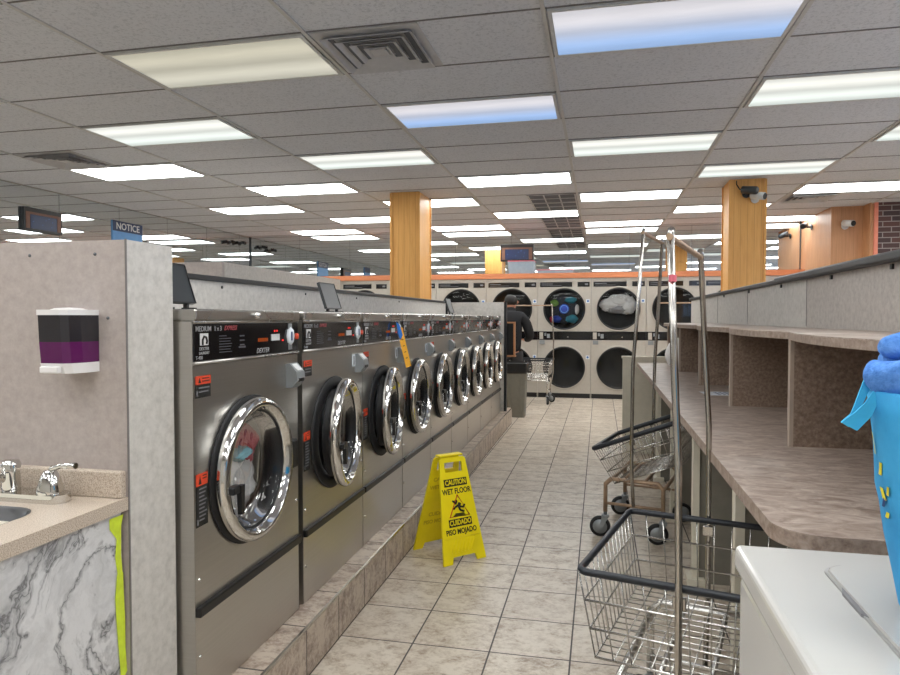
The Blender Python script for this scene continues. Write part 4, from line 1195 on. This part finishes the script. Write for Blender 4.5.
# ------------------------------------------------------------------ trash can, framed board
t = thing('trash_can', 'grey square trash can with black liner at the end of washers', 'trash can', (-1.07, 8.76, 0))
b = MB()
def sq(s, z, r=.03): return rr(-s, s, -s, s, r, z)
rg = [sq(.118, 0), sq(.142, .62)]
vr = [[b.b.verts.new(p) for p in r] for r in rg]
for k in range(len(vr[0])): b.b.faces.new((vr[0][k], vr[0][(k + 1) % 28], vr[1][(k + 1) % 28], vr[1][k]))
b.b.faces.new(vr[0][::-1])
b.build('body', M['canbody'], t)
b = MB()
for u in (-.07, .07): b.box(u - .012, u + .012, -.142, -.118, .08, .5, .004)
b.build('rib', M['canbody'], t)
b = MB(); rg = [sq(.146, .57), sq(.154, .60), sq(.153, .69), sq(.158, .70), sq(.146, .71), sq(.134, .6), sq(.12, .3)]
vr = [[b.b.verts.new(Vector(p) + Vector((0, 0, .008 * noise.noise(Vector(p) * 20)))) for p in r] for r in rg]
for a, c in zip(vr, vr[1:]):
    for k in range(28): b.b.faces.new((a[k], a[(k + 1) % 28], c[(k + 1) % 28], c[k]))
b.b.faces.new(vr[-1])
b.build('liner', M['liner'], t)
t = thing('framed_board', 'oak framed black box board mounted at the washer row end', 'framed board', (-1.135, 7.872, .85))
b = MB()
b.box(0, .018, 0, .06, 0, .395); b.box(.14, .158, 0, .06, 0, .395); b.box(.018, .14, 0, .06, .377, .395); b.box(.0, .165, -.02, .06, -.018, .0)
b.build('frame', M['oak'], t)
MB().box(.018, .14, .045, .055, 0, .377).build('board', M['signblack'], t)

# ------------------------------------------------------------------ person at the dryers (back to the viewer)
def skin_mesh(verts, edges, root=0, sub=2):
    me = bpy.data.meshes.new('sk'); me.from_pydata([v[:3] for v in verts], edges, [])
    o = bpy.data.objects.new('sk', me); COL.objects.link(o)
    md = o.modifiers.new('s', 'SKIN'); md.use_smooth_shade = True
    for i, v in enumerate(verts):
        sv = me.skin_vertices[0].data[i]; sv.radius = (v[3], v[4] if len(v) > 4 else v[3]); sv.use_root = (i == root)
    s = o.modifiers.new('d', 'SUBSURF'); s.levels = sub; s.render_levels = sub
    dg = bpy.context.evaluated_depsgraph_get(); dg.update()
    res = bpy.data.meshes.new_from_object(o.evaluated_get(dg))
    bpy.data.objects.remove(o); return res
def chain(v, e, pts, parent):
    p = parent
    for q in pts: v.append(q); e.append((p, len(v) - 1)); p = len(v) - 1
    return p
t = thing('person', 'person in black jacket and dark trousers bending toward the dryers', 'person', (-1.27, 9.62, 0)); t.scale = (1.06, 1.0, .955)
def figure(extra=0):
    v = [(0, 0, .90, .10, .08)]; e = []
    ch = chain(v, e, [(0, .0, 1.05, .13, .10), (0, .02, 1.22, .15, .11), (0, .05, 1.36, .14, .10)], 0)
    nk = chain(v, e, [(0, .09, 1.43, .055), (0, .12, 1.47, .05)], ch)
    hd_ = chain(v, e, [(0, .14, 1.53, .075, .085), (0, .16, 1.60, .08, .092), (0, .155, 1.655, .06, .07)], nk)
    for s in (-1, 1):
        hip = chain(v, e, [(s * .075, 0, .82, .06), (s * .10, .01, .48, .06), (s * .10, -.02, .12, .042), (s * .10, -.01, .05, .035), (s * .11, .12, .035, .034)], 0)
        sh = chain(v, e, [(s * .15, .05, 1.36, .07), (s * .2, .06, 1.30, .056), (s * .26, .07, 1.08, .044), (s * .20, .30, 1.02, .034), (s * .18, .36, 1.02, .026)], ch)
        pm = chain(v, e, [(s * .17, .41, 1.02, .03, .016), (s * .165, .45, 1.015, .03, .013)], sh)
    return v, e
v, e = figure()
bm_ = MB(); bm_.mesh_add(skin_mesh(v, e), Matrix())
# five fingers and thumb detail on each hand
for s in (-1, 1):
    for i, (dx, L_) in enumerate(((-.026, .062), (-.009, .072), (.009, .068), (.025, .052))):
        fx = s * .165 + dx
        bm_.tube([(fx, .445, 1.015), (fx, .445 + L_ * .5, 1.012), (fx, .445 + L_ * .8, 1.0), (fx, .445 + L_, .985)], [.0095, .009, .008, .006], 8)
    bm_.tube([(s * .165 - s * .026, .405, 1.015), (s * .165 - s * .05, .43, 1.01), (s * .165 - s * .055, .455, 1.0)], [.011, .010, .007], 8)
# face: nose, ears, eyes on the far side
bm_.tube([(0, .245, 1.61), (0, .262, 1.585), (0, .25, 1.575)], [.008, .013, .009], 8)
for s in (-1, 1): bm_.tube([(s * .083, .15, 1.61), (s * .092, .145, 1.595), (s * .086, .15, 1.57)], [.008, .014, .007], 8)
body = bm_.build('body', M['skin'], t)
eb = MB()
for s in (-1, 1): eb.lathe([(.001, -.008), (.007, -.006), (.009, 0), (.001, .008)], 10, 'y', (s * .032, .238, 1.615))
eb.tube([(-.022, .238, 1.55), (0, .244, 1.548), (.022, .238, 1.55)], .004, 6)
eb.build('eyes_and_mouth', M['hair'], t)
def cloth(sel, grow, mat, name, zmin=None, zmax=None):
    b = MB(); b.mesh_add(skin_mesh(*sel), Matrix()); 
    return b.build(name, mat, t)
# jacket
jv = [(0, 0, .79, .172, .135)]; je = []
ch = chain(jv, je, [(0, .0, 1.0, .172, .135), (0, .015, 1.22, .185, .14), (0, .045, 1.355, .165, .125), (0, .08, 1.43, .088, .078), (0, .10, 1.475, .075, .07), (0, .115, 1.51, .074, .07)], 0)
for s in (-1, 1):
    chain(jv, je, [(s * .15, .05, 1.355, .095), (s * .215, .06, 1.29, .078), (s * .275, .07, 1.08, .066), (s * .215, .28, 1.02, .052), (s * .195, .335, 1.02, .044)], 3)
jk = MB(); jk.mesh_add(skin_mesh(jv, je), Matrix()); jk.build('jacket', M['cloth_black'], t)
tv = [(0, 0, .92, .155, .125)]; te = []
for s in (-1, 1): chain(tv, te, [(s * .095, 0, .80, .105), (s * .105, .01, .48, .08), (s * .105, -.015, .12, .068), (s * .105, -.015, .075, .066)], 0)
jk = MB(); jk.mesh_add(skin_mesh(tv, te), Matrix()); jk.build('trousers', M['cloth_grey'], t)
hv = [(0, .108, 1.53, .082, .066)]; he = []
chain(hv, he, [(0, .118, 1.61, .104, .09), (0, .135, 1.665, .086, .088), (0, .15, 1.695, .045, .05)], 0)
jk = MB(); jk.mesh_add(skin_mesh(hv, he), Matrix()); jk.build('hair', M['hair'], t)
for s in (-1, 1):
    b = MB(); b.box(s * .11 - .048, s * .11 + .048, -.07, .20, 0, .09, .03, seg=3); b.build('shoe', M['shoe'], t)

# ------------------------------------------------------------------ world, camera, colour management
w = bpy.data.worlds.new('World'); SC.world = w; w.use_nodes = True
nt = w.node_tree; nt.nodes.clear()
o = nt.nodes.new('ShaderNodeOutputWorld'); bg = nt.nodes.new('ShaderNodeBackground')
bg.inputs[0].default_value = (.50, .68, 1.0, 1); bg.inputs[1].default_value = 2.4
nt.links.new(bg.outputs[0], o.inputs[0])
cam = bpy.data.cameras.new('camera'); co = bpy.data.objects.new('camera', cam); COL.objects.link(co)
cam.sensor_width = 36; cam.lens = 670 / 900 * 36; cam.clip_start = .02; cam.clip_end = 100
co.location = (0, 0, 1.29); co.rotation_euler = (math.radians(90 - 1.6671), 0, math.radians(12.614))
SC.camera = co
SC.view_settings.view_transform = 'Standard'; SC.view_settings.look = 'None'; SC.view_settings.gamma = 1; SC.view_settings.use_curve_mapping = False
SC.view_settings.exposure = .36
SC.cycles.use_denoising = True
SC.cycles.max_bounces = 10; SC.cycles.transparent_max_bounces = 12; SC.cycles.glossy_bounces = 6
SC.cycles.sample_clamp_indirect = 6
